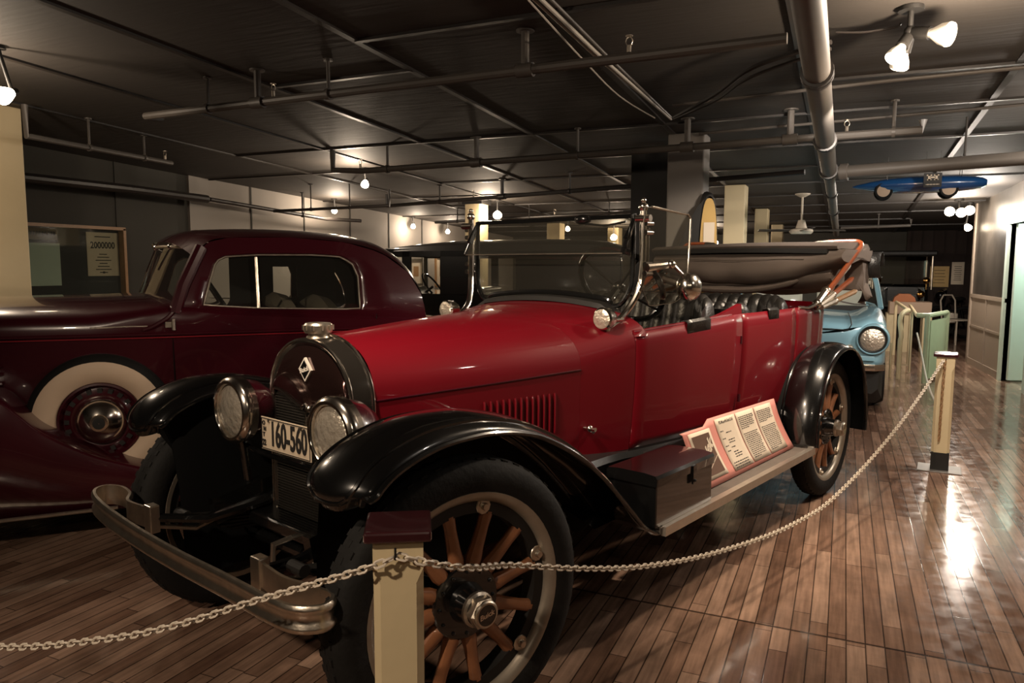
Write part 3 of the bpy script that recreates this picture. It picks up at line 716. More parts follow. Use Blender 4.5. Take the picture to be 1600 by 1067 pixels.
obj('badge_field', MB().prism(rhomb(.8, -.0195), (.003, 0, 0)), 'black', bd, False)
obj('badge_script', text_mb('Buick', .024, .0006, fn=lambda p: Vector((-.0205, -p.x, 1.045 + p.y + p.x * .3)), bold=.0009), 'badge', bd, False)
# small winged emblem hanging before the core
b = MB().ball((-.008, -.01, .835), .034, 12, 8, (.25, .62, 1.5)); b.ball((-.01, -.01, .905), .014)
for s_ in (-1, 1):
    b.tube([(-.008, -.01, .90), (-.008, -.01 + s_ * .025, .915), (-.008, -.01 + s_ * .045, .908), (-.008, -.01 + s_ * .05, .898)], [.008, .009, .007, .004], 8)
    b.tube([(-.008, -.01 + s_ * .02, .89), (-.01, -.01 + s_ * .026, .84), (-.008, -.01 + s_ * .015, .79)], .005, 6)
obj('emblem', b, 'nickel', RC)

# ---- headlamps
def headlamp(y):
    t = sub('headlamp', RC, (-.115, y, .876))
    obj('bucket', MB().lathe([(.0, .155), (.03, .150), (.07, .128), (.10, .085), (.114, .03), (.118, .0)], (0, 0, 0), (1, 0, 0), 32), 'maroon', t)
    obj('rim', MB().lathe([(.116, .030), (.121, .026), (.121, .008), (.125, .004), (.126, -.010), (.121, -.022), (.110, -.030), (.100, -.030), (.096, -.024), (.096, -.012)], (0, 0, 0), (1, 0, 0), 40), 'nickel', t)
    b = MB().lathe([(0, -.030), (.05, -.027), (.085, -.020), (.098, -.012)], (0, 0, 0), (1, 0, 0), 32)
    obj('lens', b, 'lens', t)
    obj('support', MB().tube([(.02, 0, -.11), (.03, 0, -.18), (.05, 0, -.34)], [.02, .014, .016], 10), 'black', t)
headlamp(-.307); headlamp(.307)
obj('lamp_bar', MB().tube([(-.08, -.307, .74), (-.08, -.20, .725), (-.08, .20, .725), (-.08, .307, .74)], .010, 8), 'black', RC)

# ---- licence plate
pt = sub('license_plate', RC, (-.105, -.008, .815), (0, 0, 0))
obj('plate', MB().box((0, 0, 0), (.004, .305, .118)), 'plate', pt, False, bevel=.001)
f = lambda p: Vector((-.0035 - p.z * 2, -p.x, p.y))
b = MB()
for (y0, y1, z0, z1) in ((-.148, .148, .053, .0555), (-.148, .148, -.0555, -.053), (-.148, -.1455, -.055, .055), (.1455, .148, -.055, .055)): b.box((-.0032, (y0 + y1) / 2, (z0 + z1) / 2), (.002, y1 - y0, z1 - z0))
text_mb('160-560', .118, .0008, mbx=b, bold=.0022, fn=lambda p: f(Vector((p.x * .575 + .020, p.y * 1.05, p.z))))
for i, c in enumerate('ONT'): text_mb(c, .022, .0006, mbx=b, bold=.0006, fn=lambda p, i=i: f(Vector((p.x - .133 + (i % 2) * .006, p.y + .037 - i * .021, p.z))))
text_mb('22', .030, .0006, mbx=b, bold=.001, fn=lambda p: f(Vector((p.x * .75 - .132, p.y - .034, p.z))))
obj('plate_number', b, 'ink', pt, False)
b = MB()
for y in (-.1, .1): b.cyl((.0, y, .052), (.04, y, -.08), .006); b.cyl((-.006, y, .048), (0, y, .048), .006)
obj('plate_bracket', b, 'nickeld', pt)

# ---- bumper: twin-rib spring bar with ends curled back
def bar(path, h=.037, th=.007, name='bumper_bar', m='nickeld', parent=None):
    sec = [(-th, -h), (th * .4, -h), (th * 1.2, -h * .8), (th * 1.2, -h * .55), (th * .1, -h * .35), (th * .1, h * .35), (th * 1.2, h * .55), (th * 1.2, h * .8), (th * .4, h), (-th, h)]
    return obj(name, MB().sweep(path, sec), m, parent, ang=50)
bt = sub('front_bumper', RC)
curl = []
cpath = [(-.415, .36, .53), (-.43, .50, .53), (-.400, .56, .54), (-.395, .645, .545), (-.435, .69, .55), (-.49, .655, .55), (-.51, .54, .535), (-.50, .3, .505), (-.495, 0, .495),
         (-.50, -.3, .505), (-.515, -.56, .52), (-.505, -.67, .525), (-.45, -.715, .525), (-.40, -.68, .525), (-.405, -.60, .525), (-.43, -.50, .53), (-.415, -.36, .53)]
bar(catmull(cpath, 5), parent=bt)
for s_ in (-1, 1):
    c = obj('bumper_clamp', MB().box((-.415, s_ * .35, .53), (.035, .05, .098)), 'nickeld', bt, False, bevel=.004)
    obj('bumper_bracket', MB().tube([(-.40, s_ * .34, .53), (-.25, s_ * .29, .50), (-.05, s_ * .27, .52), (.2, s_ * .27, .55)], [.016, .018, .022, .022], 8), 'black', bt)
    obj('bumper_bracket', MB().tube([(-.40, s_ * .34, .50), (-.27, s_ * .33, .46), (-.16, s_ * .30, .50)], [.008, .008, .008], 6), 'nickeld', bt)

# ---- chassis: rails, front axle, springs, crank
b = MB()
for s_ in (-1, 1):
    b.sweep([(-.22, s_ * .30, .52), (-.05, s_ * .30, .55), (.3, s_ * .32, .57), (1.2, s_ * .40, .56), (3.4, s_ * .44, .56)], [(-.02, -.05), (.02, -.05), (.02, .05), (-.02, .05)])
obj('chassis_rail', b, 'black', RC, False)
for s_ in (-1, 1):
    b = MB()
    for i in range(5):
        k = 1 - i * .14; b.sweep([(-.30 * k + 0, s_ * .36, .455 - i * .011 + .05 * k * k), (0, s_ * .36, .45 - i * .011), (.38 * k, s_ * .36, .455 - i * .011 + .05 * k * k)], [(-.025, -.004), (.025, -.004), (.025, .004), (-.025, .004)])
    b.cyl((-.30, s_ * .33, .51), (-.30, s_ * .40, .51), .02)
    obj('front_spring', b, 'blackm', RC, False)
obj('front_axle', MB().tube([(0, -.66, .43), (0, -.52, .42), (0, -.40, .36), (0, .40, .36), (0, .52, .42), (0, .66, .43)], .028, 10), 'black', RC)
obj('crossmember', MB().box((-.03, 0, .47), (.12, .58, .05)), 'black', RC, False, bevel=.01)
obj('crank', MB().tube([(-.02, 0, .46), (-.16, 0, .45), (-.17, .0, .30), (-.26, 0, .29)], .011, 8), 'nickeld', RC)
obj('rear_axle', MB().tube([(3.186, -.66, .43), (3.186, -.1, .43), (3.186, 0, .43), (3.186, .1, .43), (3.186, .66, .43)], [.04, .045, .13, .045, .04], 12), 'blackm', RC)
obj('tie_rod', MB().tube([(.14, -.60, .40), (.16, 0, .38), (.14, .60, .40)], .011, 8), 'blackm', RC)
obj('underpan', MB().box((1.4, 0, .50), (2.2, .6, .03)), 'blackm', RC, False)

# ---- wheels
def spoke_wheel(u, y, s_, steer=0, detail=True):
    """outer face looks along s_ (local y)"""
    t = sub('wheel', RC, (u, y, .43), (0, 0, steer))
    A = (0, s_, 0); R = .428
    prof = [(.315, -.046), (.335, -.058), (.37, -.066), (.405, -.056), (.420, -.040), (.428, -.018), (.4285, 0), (.428, .018), (.420, .040), (.405, .056), (.37, .066), (.335, .058), (.315, .046)]
    b = MB().lathe(prof, (0, 0, 0), A, 72)
    for i in range(56):          # tread blocks
        a = 2 * pi * i / 56
        for k, off_ in ((-.028, 0), (0, .5), (.028, 0)):
            aa = a + off_ * 2 * pi / 56; Rm = Matrix.Rotation(aa, 3, 'Y')
            b.box(Rm @ Vector((0, k, .4262 - abs(k) * .12)), (.020, .020, .006), Rm)
    obj('tyre', b, 'rubber', t)
    obj('rim', MB().lathe([(.300, -.045), (.318, -.050), (.324, -.046), (.312, -.030), (.305, .0), (.308, .030), (.318, .040), (.330, .046), (.334, .052), (.330, .057), (.318, .056), (.305, .046), (.298, .034), (.296, .0), (.298, -.03)], (0, 0, 0), A, 64, closed=True), 'rim', t)
    obj('felloe', MB().lathe([(.262, -.028), (.296, -.028), (.296, .030), (.262, .030)], (0, 0, 0), A, 48, closed=True), 'blackm', t)
    for i in range(12):
        a = 2 * pi * (i + .35) / 12; d = Vector((cos(a), 0, sin(a)))
        b = MB(); rows = []
        tn = Vector((-sin(a), 0, cos(a))); yy = Vector((0, s_, 0))
        for rr, hw_, hd in ((.06, .012, .022), (.10, .022, .024), (.125, .0255, .024), (.16, .021, .020), (.22, .0185, .018), (.25, .020, .019), (.268, .021, .020)):
            c = d * rr + yy * (.012)
            rows.append([c + tn * hw_ * cos(q) + yy * hd * sin(q) for q in [2 * pi * k / 10 for k in range(10)]])
        b.grid(rows, cv=True); b.fan(rows[-1]); obj('spoke', b, 'wood', t)
    b = MB().lathe([(.0, .038), (.108, .038), (.112, .034), (.112, .026), (.0, .020)], (0, 0, 0), A, 32)
    b.lathe([(.062, .036), (.056, .060), (.048, .085), (.044, .105), (.0, .107)], (0, 0, 0), A, 28)
    for i in range(12):
        a = 2 * pi * i / 12; b.ball((.094 * cos(a), s_ * .040, .094 * sin(a)), .006, 8, 5)
    obj('hub', b, 'black', t)
    b = MB().lathe([(.048, .085), (.052, .088), (.052, .098), (.044, .104)], (0, 0, 0), A, 28)
    b.lathe([(.046, .100), (.0475, .104), (.0465, .128), (.040, .136), (.030, .138), (.0, .1375)], (0, 0, 0), A, 6)
    b.lathe([(.038, .12), (.040, .137), (.036, .141), (.031, .1415)], (0, 0, 0), A, 28)
    hc = obj('hub_cap', b, 'nickeld', t, ang=25)
    obj('cap_disc', MB().lathe([(.0, .1405), (.032, .1405), (.032, .138)], (0, 0, 0), A, 24), 'black', t)
    if detail and s_ < 0:
        obj('cap_script', text_mb('Buick', .022, .0005, fn=lambda p: Vector((p.x, -.1415, p.y + p.x * .2)), bold=.0007), 'nickel', t, False)
    for i in range(6):
        a = 2 * pi * (i + .28) / 6; c = Vector((.283 * cos(a), s_ * .030, .283 * sin(a)))
        b = MB().lathe([(.0, .018), (.010, .017), (.012, .010), (.012, .004), (.024, .003), (.026, 0)], c, A, 10)
        b.box(c + Vector((.016 * cos(a), s_ * .002, .016 * sin(a))), (.034, .008, .030), Matrix.Rotation(-a, 3, 'Y'))
        obj('rim_lug', b, 'nickeld', t)
spoke_wheel(0, -.745, -1, -.207)
spoke_wheel(.05, .630, 1, .0)
spoke_wheel(3.186, -.745, -1)
spoke_wheel(3.186, .745, 1)

# ---- fenders
def fender(name, path, yc, half, drop, s_, rib=False, th=.004, parent=RC, m='black'):
    """path: (u,z) crown line; half width and edge drop may vary along it"""
    P = catmull([(p[0], 0, p[1]) for p in path], 6); n = len(P); rows = []; edge = []; inn = []
    for i, p in enumerate(P):
        t = (P[min(i + 1, n - 1)] - P[max(i - 1, 0)]).normalized(); nn = Vector((-t.z, 0, t.x))
        if nn.z < 0 and i < 3: pass
        f = i / (n - 1); h = half(f); dr = drop(f); y0 = yc(f); r = []
        for k in range(13):
            a = (k / 12 * 2 - 1); y = a * h; r.append(p + Vector((0, s_ * (y0 + y), 0)) - nn * dr * (abs(a) ** 2.4))
        rows.append(r); edge.append(r[-1]); inn.append(r[0])
    b = MB().grid(rows); o = obj(name, b, m, parent, solid=th)
    bead = MB().tube(edge, .009, 8); obj('fender_bead', bead, m, o)
    obj('fender_bead', MB().tube(inn, .006, 6), m, o)
    lim = n - 8; i0 = 3 if rib else 0
    if rib:
        loop = [rows[i][10] for i in range(lim, i0, -1)] + [rows[i0][k] for k in (9, 8, 7, 6, 5, 4, 3)] + [rows[i][2] for i in range(i0 + 1, lim)]
        obj('fender_rib', MB().tube(loop, .007, 6), m, o)
    return o, rows
for s_ in (-1, 1):
    fp = [(-.405, .785), (-.425, .84), (-.375, .905), (-.286, .953), (-.151, .985), (0, .988), (.106, .975), (.23, .945), (.349, .90), (.50, .82), (.637, .72), (.73, .635), (.806, .56), (.89, .46), (.96, .405), (1.03, .395)]
    if s_ > 0: fp = [(p[0] + max(0, .07 * (1 - (p[0] + .4) / .5)), p[1] - .02) for p in fp]
    yc0 = .675 if s_ < 0 else .635
    o, rows = fender('front_fender', fp, lambda f: yc0 + .05 * max(0, (f - .5) * 2), lambda f: .085 + .06 * min(1, f / .1) if f < .1 else .145, lambda f: .045 + .015 * sin(min(1, f * 2) * pi) if f < .8 else .045 * (1 - (f - .8) / .2), s_, True)
    # inner valance from the fender to the frame; far one stretched down as shade
    b = MB(); rr = []
    for i, r in enumerate(rows):
        p = r[0]
        if p.x < -.33 or p.x > 1.0: continue
        if s_ > 0: rr.append([p, Vector((p.x + .05, .54, p.z - .08)), Vector((p.x + .06, .51, p.z - .25)), Vector((p.x + .06, .50, .45 if p.z > .5 else p.z - .04)), Vector((p.x + .07, .49, .21 if p.x < .8 else p.z - .05))]); continue
        rr.append([p, Vector((p.x + .03, s_ * .47, p.z - .10)), Vector((p.x + .05, s_ * .42, max(.50, p.z - .28))), Vector((p.x + .06, s_ * .40, min(.48, p.z - .02))), Vector((p.x + .06, s_ * .40, .36 if p.x < .8 else min(.46, p.z - .04)))])
    b.grid(rr); obj('fender_valance', b, 'under', o)
    rp = [(2.60, .42), (2.61, .55), (2.66, .70), (2.76, .84), (2.90, .93), (3.07, .965), (3.24, .945), (3.39, .87), (3.50, .75), (3.565, .60), (3.59, .45), (3.58, .36)]
    o, rows = fender('rear_fender', rp, lambda f: .80, lambda f: .105, lambda f: .035, s_)
    b = MB(); rr = []
    for r in rows: p = r[0]; rr.append([p, Vector((p.x, s_ * .64, p.z - .02)), Vector((p.x, s_ * .60, p.z - .10))])
    b.grid(rr); obj('fender_valance', b, 'under', o, solid=.003)

# ---- running boards with the battery box
for s_ in (-1, 1):
    rb = sub('running_board', RC)
    obj('board', MB().box((1.80, s_ * .755, .40), (1.68, .245, .026)), 'lino', rb, False)
    b = MB().sweep([(.97, s_ * .884, .400), (2.645, s_ * .884, .400)], [(-.010, -.020), (.010, -.020), (.010, .017), (-.010, .017)])
    b.box((1.80, s_ * .872, .4145), (1.68, .018, .004)); b.box((2.632, s_ * .755, .4145), (.018, .245, .004)); b.box((.973, s_ * .755, .4145), (.02, .245, .004))
    obj('board_edging', b, 'alu', rb, False)
    obj('board_bracket', MB().box((1.2, s_ * .6, .37), (.04, .4, .03)).box((2.4, s_ * .6, .37), (.04, .4, .03)), 'blackm', rb, False)
bx = sub('battery_box', RC, (1.165, -.765, .415))
obj('box_body', MB().box((0, 0, .085), (.47, .215, .168)), 'black', bx, False, bevel=.004)
b = MB(); rows = []
for x in (-.243, -.235, .235, .243):
    k = .975 if abs(x) > .24 else 1
    rows.append([(x, y * k, z) for y, z in ((-.115, .165), (-.116, .195), (-.108, .207), (-.06, .212), (.06, .212), (.108, .207), (.116, .195), (.115, .165))])
b.grid(rows); b.fan(rows[0]); b.fan(rows[-1], True)
obj('box_lid', b, 'black', bx, ang=25)
obj('hasp', MB().box((.05, -.118, .155), (.028, .008, .075)).ball((.05, -.122, .13), .008, 8, 6), 'black', bx, False)

# ---- windshield
ws = sub('windshield', RC)
S_ = .505
def wpath(k=0, x=1.375):
    h = S_ - k; p = [(x, -h, 1.64), (x, -h, 1.50), (x, -h, 1.37), (x - .005, -h + .012, 1.30), (x - .01, -h + .05, 1.243), (x - .015, -h + .10, 1.232)]
    mid = [(x - .02, w, 1.287 - .21 * (w * w)) for w in (-.36, -.24, -.12, 0, .12, .24, .36)]
    return catmull(p + mid + [(a, -b_, c) for a, b_, c in reversed(p)], 4)
obj('windshield_frame', MB().tube([p + Vector((0, 0, 0)) for p in wpath(.03)], .012, 8), 'black', ws)
obj('ledge', MB().sweep([(1.335, w, 1.262 - .21 * w * w - (.05 * max(0, abs(w) - .36) / .1)) for w in [-.45 + .05 * i for i in range(19)]], [(-.045, -.015), (.03, -.02), (.025, .012), (-.03, .006)]), 'blackm', ws)
low = wpath(.035); low = [p for p in low if p.z <= 1.475]
b = MB(); n = len(low); half = n // 2
rows = [[low[i].lerp(low[n - 1 - i], j / 10) for j in range(11)] for i in range(half)]
obj('lower_pane', MB().grid(rows), 'wsglass', ws, solid=.004)
u1 = Vector((1.385, 0, 1.635)); u2 = Vector((1.285, 0, 1.468))
obj('upper_pane', MB().add([u1 + Vector((0, -.465, 0)), u1 + Vector((0, .465, 0)), u2 + Vector((0, .475, 0)), u2 + Vector((0, -.475, 0))], [(0, 1, 2, 3)]), 'wsglass', ws, False, solid=.004)
b = MB().sweep([u2 + Vector((.03, .478, .06)), u1 + Vector((0, .475, 0)), u1 + Vector((0, -.475, 0)), u2 + Vector((.03, -.478, .06))], [(-.010, -.013), (.010, -.013), (.010, .013), (-.010, .013)], upv=(1, 0, .1))
obj('pane_frame', b, 'black', ws, False)
obj('pane_frame', MB().tube([u2 + Vector((-.0, .478, 0)), u1 + Vector((0, .478, 0))], .009, 6).tube([u2 + Vector((-.0, -.478, 0)), u1 + Vector((0, -.478, 0))], .012, 6), 'black', ws)
obj('pane_edge', MB().tube([u2 + Vector((0, .475, 0)), u2 + Vector((0, -.475, 0))], .003, 6), 'nickeld', ws)
obj('wiper_motor', MB().ball((1.375, -.20, 1.628), .03, 12, 8, (1, 1.5, .8)).tube([(1.37, -.20, 1.61), (1.37, -.33, 1.595), (1.37, -.44, 1.61)], .005, 6), 'black', ws)
for s_ in (-1, 1):
    b = MB().tube(catmull([(1.375, s_ * .525, 1.66), (1.375, s_ * .525, 1.40), (1.372, s_ * .522, 1.34), (1.35, s_ * .505, 1.27), (1.31, s_ * .485, 1.21), (1.25, s_ * .475, 1.165), (1.18, s_ * .47, 1.14)], 5), .015, 10)
    b.tube([(1.40, s_ * .535, 1.58), (1.40, s_ * .535, 1.38)], .008, 8); b.ball((1.375, s_ * .525, 1.67), .022, 12, 8); b.ball((1.375, s_ * .525, 1.70), .012)
    for z in (1.60, 1.56, 1.42, 1.38): b.cyl((1.36, s_ * .545, z), (1.415, s_ * .545, z), .012)
    b.cyl((1.36, s_ * .50, 1.62), (1.36, s_ * .57, 1.62), .016)
    obj('stanchion', b, 'nickel', ws)
wg = sub('wind_wing', RC)
wp = [(1.345, 1.665), (1.40, 1.672), (1.66, 1.655), (1.70, 1.655), (1.727, 1.635), (1.722, 1.50), (1.712, 1.37), (1.655, 1.262), (1.60, 1.245), (1.42, 1.235), (1.392, 1.240), (1.31, 1.35), (1.325, 1.44)]
for s_ in (-1,):
    wf = lambda p: (p[0] + .0, s_ * (.548 + .06 * (p[0] - 1.34)), p[1])
    obj('wing_pane', MB().add([wf(p) for p in wp], [tuple(range(len(wp)))]), 'wsglass', wg, False, solid=.005)
    obj('wing_edge', MB().tube([wf(p) for p in wp[1:8]], .006, 8), 'nickel', wg)
    obj('wing_edge', MB().tube([wf(p) for p in wp[7:] + wp[:2]], .0028, 6), 'nickel', wg)
sp = sub('side_spotlight', RC)
obj('arm', MB().tube([(1.36, -.555, 1.405), (1.44, -.575, 1.412), (1.52, -.59, 1.42)], [.020, .016, .016], 10).ball((1.50, -.60, 1.42), .02).tube([(1.51, -.60, 1.42), (1.585, -.615, 1.37), (1.63, -.62, 1.325)], .008, 8), 'nickel', sp)
obj('spot_body', MB().ball((1.615, -.63, 1.318), .066, 24, 16, (1, .85, 1)).lathe([(.062, -.006), (.069, -.006), (.069, .006), (.062, .006)], (1.615, -.63, 1.318), (.5, -.8, .1), 28), 'nickel', sp)
# cowl lamps
for s_ in (-1, 1):
    c = sub('cowl_lamp', RC, (1.15, s_ * .475, 1.188))
    obj('lamp_shell', MB().lathe([(0, .07), (.03, .06), (.045, .03), (.047, 0), (.049, -.01), (.042, -.018)], (0, 0, 0), (1, -s_ * .0, 0), 24).tube([(.03, 0, 0), (.08, s_ * .01, -.01), (.13, s_ * .012, -.01)], .010, 8).cyl((.02, 0, -.03), (.03, 0, -.065), .014), 'nickel', c)
    obj('lamp_glass', MB().lathe([(0, -.026), (.025, -.024), (.043, -.016)], (0, 0, 0), (1, 0, 0), 24), 'lens', c)

# ---- steering wheel
st = sub('steering_wheel', RC, (1.51, -.33, 1.325)); axn = Vector((.80, 0, .60)).normalized(); q = axn.to_track_quat('Z', 'Y')
obj('wheel_rim', MB().tube([q @ Vector((.215 * cos(a), .215 * sin(a), 0)) for a in [2 * pi * i / 32 for i in range(32)]], .014, 8, True), 'black', st)
b = MB()
for i in range(4): a = pi / 4 + pi / 2 * i; b.tube([q @ Vector((.0, 0, -.03)), q @ Vector((.21 * cos(a), .21 * sin(a), 0))], .006, 6)
b.ball(q @ Vector((0, 0, -.02)), .03); obj('wheel_spokes', b, 'black', st)
obj('steering_column', MB().tube([q @ Vector((0, 0, -.03)), q @ Vector((0, 0, -.55))], .02, 8), 'black', st)

# ---- seats: pleated leather
def pleated(name, u, y0, y1, z0, z1, thick, rake=.12, pl=16, wrap=.0, m='leather'):
    n = pl * 6; rows = []
    for i in range(n + 1):
        f = i / n; y = lerp(y0, y1, f); e = abs(2 * f - 1); pf = abs(sin(pi * f * pl)) ** .6 * .016
        fwd = wrap * max(0, (e - .62) / .38) ** 2; hd = .035 * max(0, (e - .8) / .2) ** 2; r = []
        for k in range(13):
            a = pi * k / 12; prof = (-cos(a)); zz = z1 - hd - thick * .5 + sin(a) * (thick * .5 + pf * .6)
            r.append((u + prof * thick / 2 - fwd + (pf * -.8 if k < 6 else 0), y, zz))
        low_ = [(u - thick / 2 - fwd * .9 - pf * .8 - rake * s2, y, lerp(z1 - hd - thick * .5, z0, s2)) for s2 in (.25, .5, .75, 1)]
        lb = [(u + thick / 2 - fwd, y, lerp(z1 - hd - thick * .5, z0, s2)) for s2 in (1, .5)]
        rows.append(list(reversed(low_)) + r + list(reversed(lb)))
    b = MB().grid(rows, cv=True); b.fan(rows[0]); b.fan(rows[-1], True)
    return obj(name, b, m, parent=None, ang=50)
for nm, u, hw_, z1, thk, wr in (('front_seat', 2.10, .60, 1.262, .15, .22), ('rear_seat', 3.02, .62, 1.235, .18, .20)):
    s_ = sub(nm, RC); o = pleated('seat_back', u, -hw_, hw_, .80, z1, thk, pl=18, wrap=wr); o.parent = s_
    obj('seat_cushion', MB().box((u - .32, 0, .86), (.46, hw_ * 1.85, .15)), 'leather', s_, bevel=.04)
obj('seat_panel', MB().box((2.20, 0, .93), (.03, 1.22, .52)), 'blackm', RC, False)
# jump-seat back seen between the two seats
s_ = sub('jump_seat', RC); o = pleated('seat_back', 2.52, -.53, -.08, .80, 1.205, .07, pl=7); o.parent = s_
obj('seat_cushion', MB().box((2.40, -.30, .84), (.30, .42, .08)), 'leather', s_, bevel=.02)

# ---- folded top
tp = sub('folded_top', RC)
# main canvas roll between the rear ends of the bows
def canvas(name, uc, zc_, ru, rz_, y0, y1, sag=.0, wav=.01, seed=1, n=40, m='canvas'):
    rnd = random.Random(seed); ph = [rnd.random() * 6 for _ in range(5)]; rows = []
    for i in range(n + 1):
        f = i / n; y = lerp(y0, y1, f); e = abs(2 * f - 1); r = []
        sg = -sag * (1 - e ** 2.2)
        for k in range(22):
            a = 2 * pi * k / 22
            ww = wav * (sin(3 * a + ph[0] + f * 3) + .6 * sin(5 * a + ph[1] - f * 5) + .5 * sin(9 * f + ph[2] + a))
            x = uc + (ru + ww) * cos(a) * (1 - .15 * e ** 6); z = zc_ + sg + (rz_ + ww) * sin(a)
            r.append((x, y, z))
        rows.append(r)
    b = MB().grid(rows, cv=True); b.fan(rows[0]); b.fan(rows[-1], True); return obj(name, b, m, tp)
# thin upper roof flap
b = MB(); rows = []
for i in range(31):
    f = i / 30; y = lerp(.72, -.66, f); z = 1.555 + .012 * sin(pi * f) + .01 * f
    rows.append([(3.62, y, z - .035), (3.60, y, z - .015), (3.66, y, z + .005), (4.0, y, z + .022), (4.30, y, z + .012), (4.36, y, z - .02), (4.33, y, z - .05), (4.0, y, z - .03), (3.7, y, z - .03)])
b.grid(rows, cv=True); b.fan(rows[0]); b.fan(rows[-1], True); obj('roof_flap', b, 'canvas', tp)
obj('flap_bow', MB().sweep([(3.615, lerp(.70, -.60, i / 12), 1.518 + .012 * sin(pi * i / 12)) for i in range(13)], [(-.02, -.018), (.02, -.018), (.02, .014), (-.02, .014)]), 'blackm', tp)
# draped main fold: hangs from the flap, bellies down in the middle
rows = []
for i in range(49):
    f = i / 48; y = lerp(.70, -.70, f); e = abs(2 * f - 1)
    bot = 1.285 + .11 * e ** 2.6 + (.05 * max(0, f - .62) / .38)
    ruf = .012 * sin(f * 17) + .008 * sin(f * 31 + 1); r = []
    for k in range(16):
        t = k / 15
        z = lerp(1.53, bot, t); x = 3.66 - .075 * sin(pi * t ** 1.3) + .02 * sin(3.1 * t + f * 4) * .5 + ruf * t
        if k == 15: x += .03
        r.append((x, y, z))
    r += [(3.80, y, bot - .01), (4.05, y, bot + .03), (4.25, y, 1.45), (4.28, y, 1.53)]
    rows.append(r)
b = MB().grid(rows); b.fan(rows[0]); b.fan(rows[-1], True); obj('canvas_fold', b, 'canvas', tp, ang=60)
obj('canvas_seam', MB().tube([(3.598 + .012 * sin(f * 17) * .25, lerp(.69, -.45, f), 1.462 + .004 * sin(f * 9)) for f in [i / 24 for i in range(25)]], .003, 5), mat('canvas_stitch', (.12, .095, .075), .8), tp)
# lower roll
rows = []
for i in range(41):
    f = i / 40; y = lerp(.66, -.40, f); e = abs(2 * f - 1); zc_ = 1.245 + .10 * max(0, (e - .1)) ** 2.0 * (1.0 if f > .5 else .9)
    rr_ = .030 * (1 - .6 * max(0, f - .93) / .07)
    rows.append([(3.70 + rr_ * 1.6 * cos(a), y, zc_ + rr_ * sin(a)) for a in [2 * pi * k / 12 for k in range(12)]])
b = MB().grid(rows, cv=True); b.fan(rows[0]); b.fan(rows[-1], True); obj('canvas_roll', b, 'canvas', tp)
obj('frayed_end', MB().tube([(3.70, -.40, 1.33), (3.69, -.45, 1.36), (3.69, -.48, 1.35)], [.022, .012, .003], 6).tube([(3.70, -.40, 1.325), (3.69, -.46, 1.335), (3.69, -.50, 1.345)], [.018, .008, .002], 6), 'canvas', tp)
canvas('canvas_bundle', 3.86, 1.37, .18, .10, .62, -.60, .03, .012, 3)
canvas('rear_curtain', 4.22, 1.40, .11, .15, .60, -.68, .02, .02, 5)
# loose leather flaps at the near rear corner
b = MB(); rows = []
for i in range(13):
    f = i / 12; a = f * 1.7 * pi; r_ = .085 + .02 * sin(f * 7)
    rows.append([(4.30 + r_ * cos(a) * .8, y, 1.42 + r_ * sin(a)) for y in (-.60, -.68, -.76)])
b.grid(rows); obj('corner_flap', b, 'leather', tp, solid=.004)
b = MB(); rows = []
for i in range(9):
    f = i / 8; rows.append([(4.16 + .22 * f, -.64 - .05 * sin(f * 5), 1.30 - .02 * f), (4.17 + .22 * f, -.67 - .05 * sin(f * 5), 1.24 - .04 * sin(f * 4)), (4.18 + .2 * f, -.65 - .05 * sin(f * 5 + 1), 1.18 - .04 * f)])
b.grid(rows); obj('corner_flap', b, 'canvas', tp, solid=.004)
# bows at both sides, folded back in a fan
for s_ in (-1, 1):
    pv = Vector((3.22, s_ * .675, 1.185))
    obj('bow', MB().tube(catmull([(3.34, s_ * .685, 1.24), (3.62, s_ * .69, 1.37), (3.90, s_ * .69, 1.50), (4.05, s_ * .685, 1.56), (4.08, s_ * .655, 1.588), (4.06, s_ * .58, 1.592), (4.02, s_ * .46, 1.588)], 5), .021, 8, flat=.75), 'bow', tp)
    obj('bow_socket', MB().tube([(4.02, s_ * .47, 1.588), (4.0, s_ * .40, 1.585), (3.98, s_ * .345, 1.57), (3.96, s_ * .33, 1.545)], [.02, .016, .012, .009], 8), 'nickeld', tp)
    for k, (a, l, mm) in enumerate(((22, .62, 'nickeld'), (14, .62, 'bow'), (7, .66, 'frame'))):
        d = Vector((cos(radians(a)), 0, sin(radians(a)))); st_ = pv + Vector((.05, s_ * .012 * (k - 1), .0 - .012 * k))
        obj('bow', MB().tube([st_ + d * .22, st_ + d * l, st_ + d * (l + .06)], [.017, .019, .008], 8), mm, tp)
        obj('bow_socket', MB().tube([st_, st_ + d * .25], [.016, .022], 8).ball(st_ + d * .25, .025, 10, 6), 'nickeld', tp)
    obj('bow_socket', MB().tube([pv, pv + Vector((.16, 0, .075))], [.02, .026], 10).ball(pv + Vector((.16, 0, .075)), .03, 10, 6), 'nickeld', tp)
    obj('pivot', MB().ball(pv, .03, 12, 8).tube([pv, pv + Vector((-.16, 0, -.02)), pv + Vector((-.30, 0, -.01))], [.014, .010, .008], 8).cyl(pv + Vector((0, 0, -.04)), pv, .015), 'nickel', tp)
# tail lamp bracket
obj('rear_bumperette', MB().box((3.80, -.80, .42), (.02, .05, .12)).tube([(3.80, -.78, .42), (3.6, -.5, .46)], .012, 6), 'nickeld', RC, False)

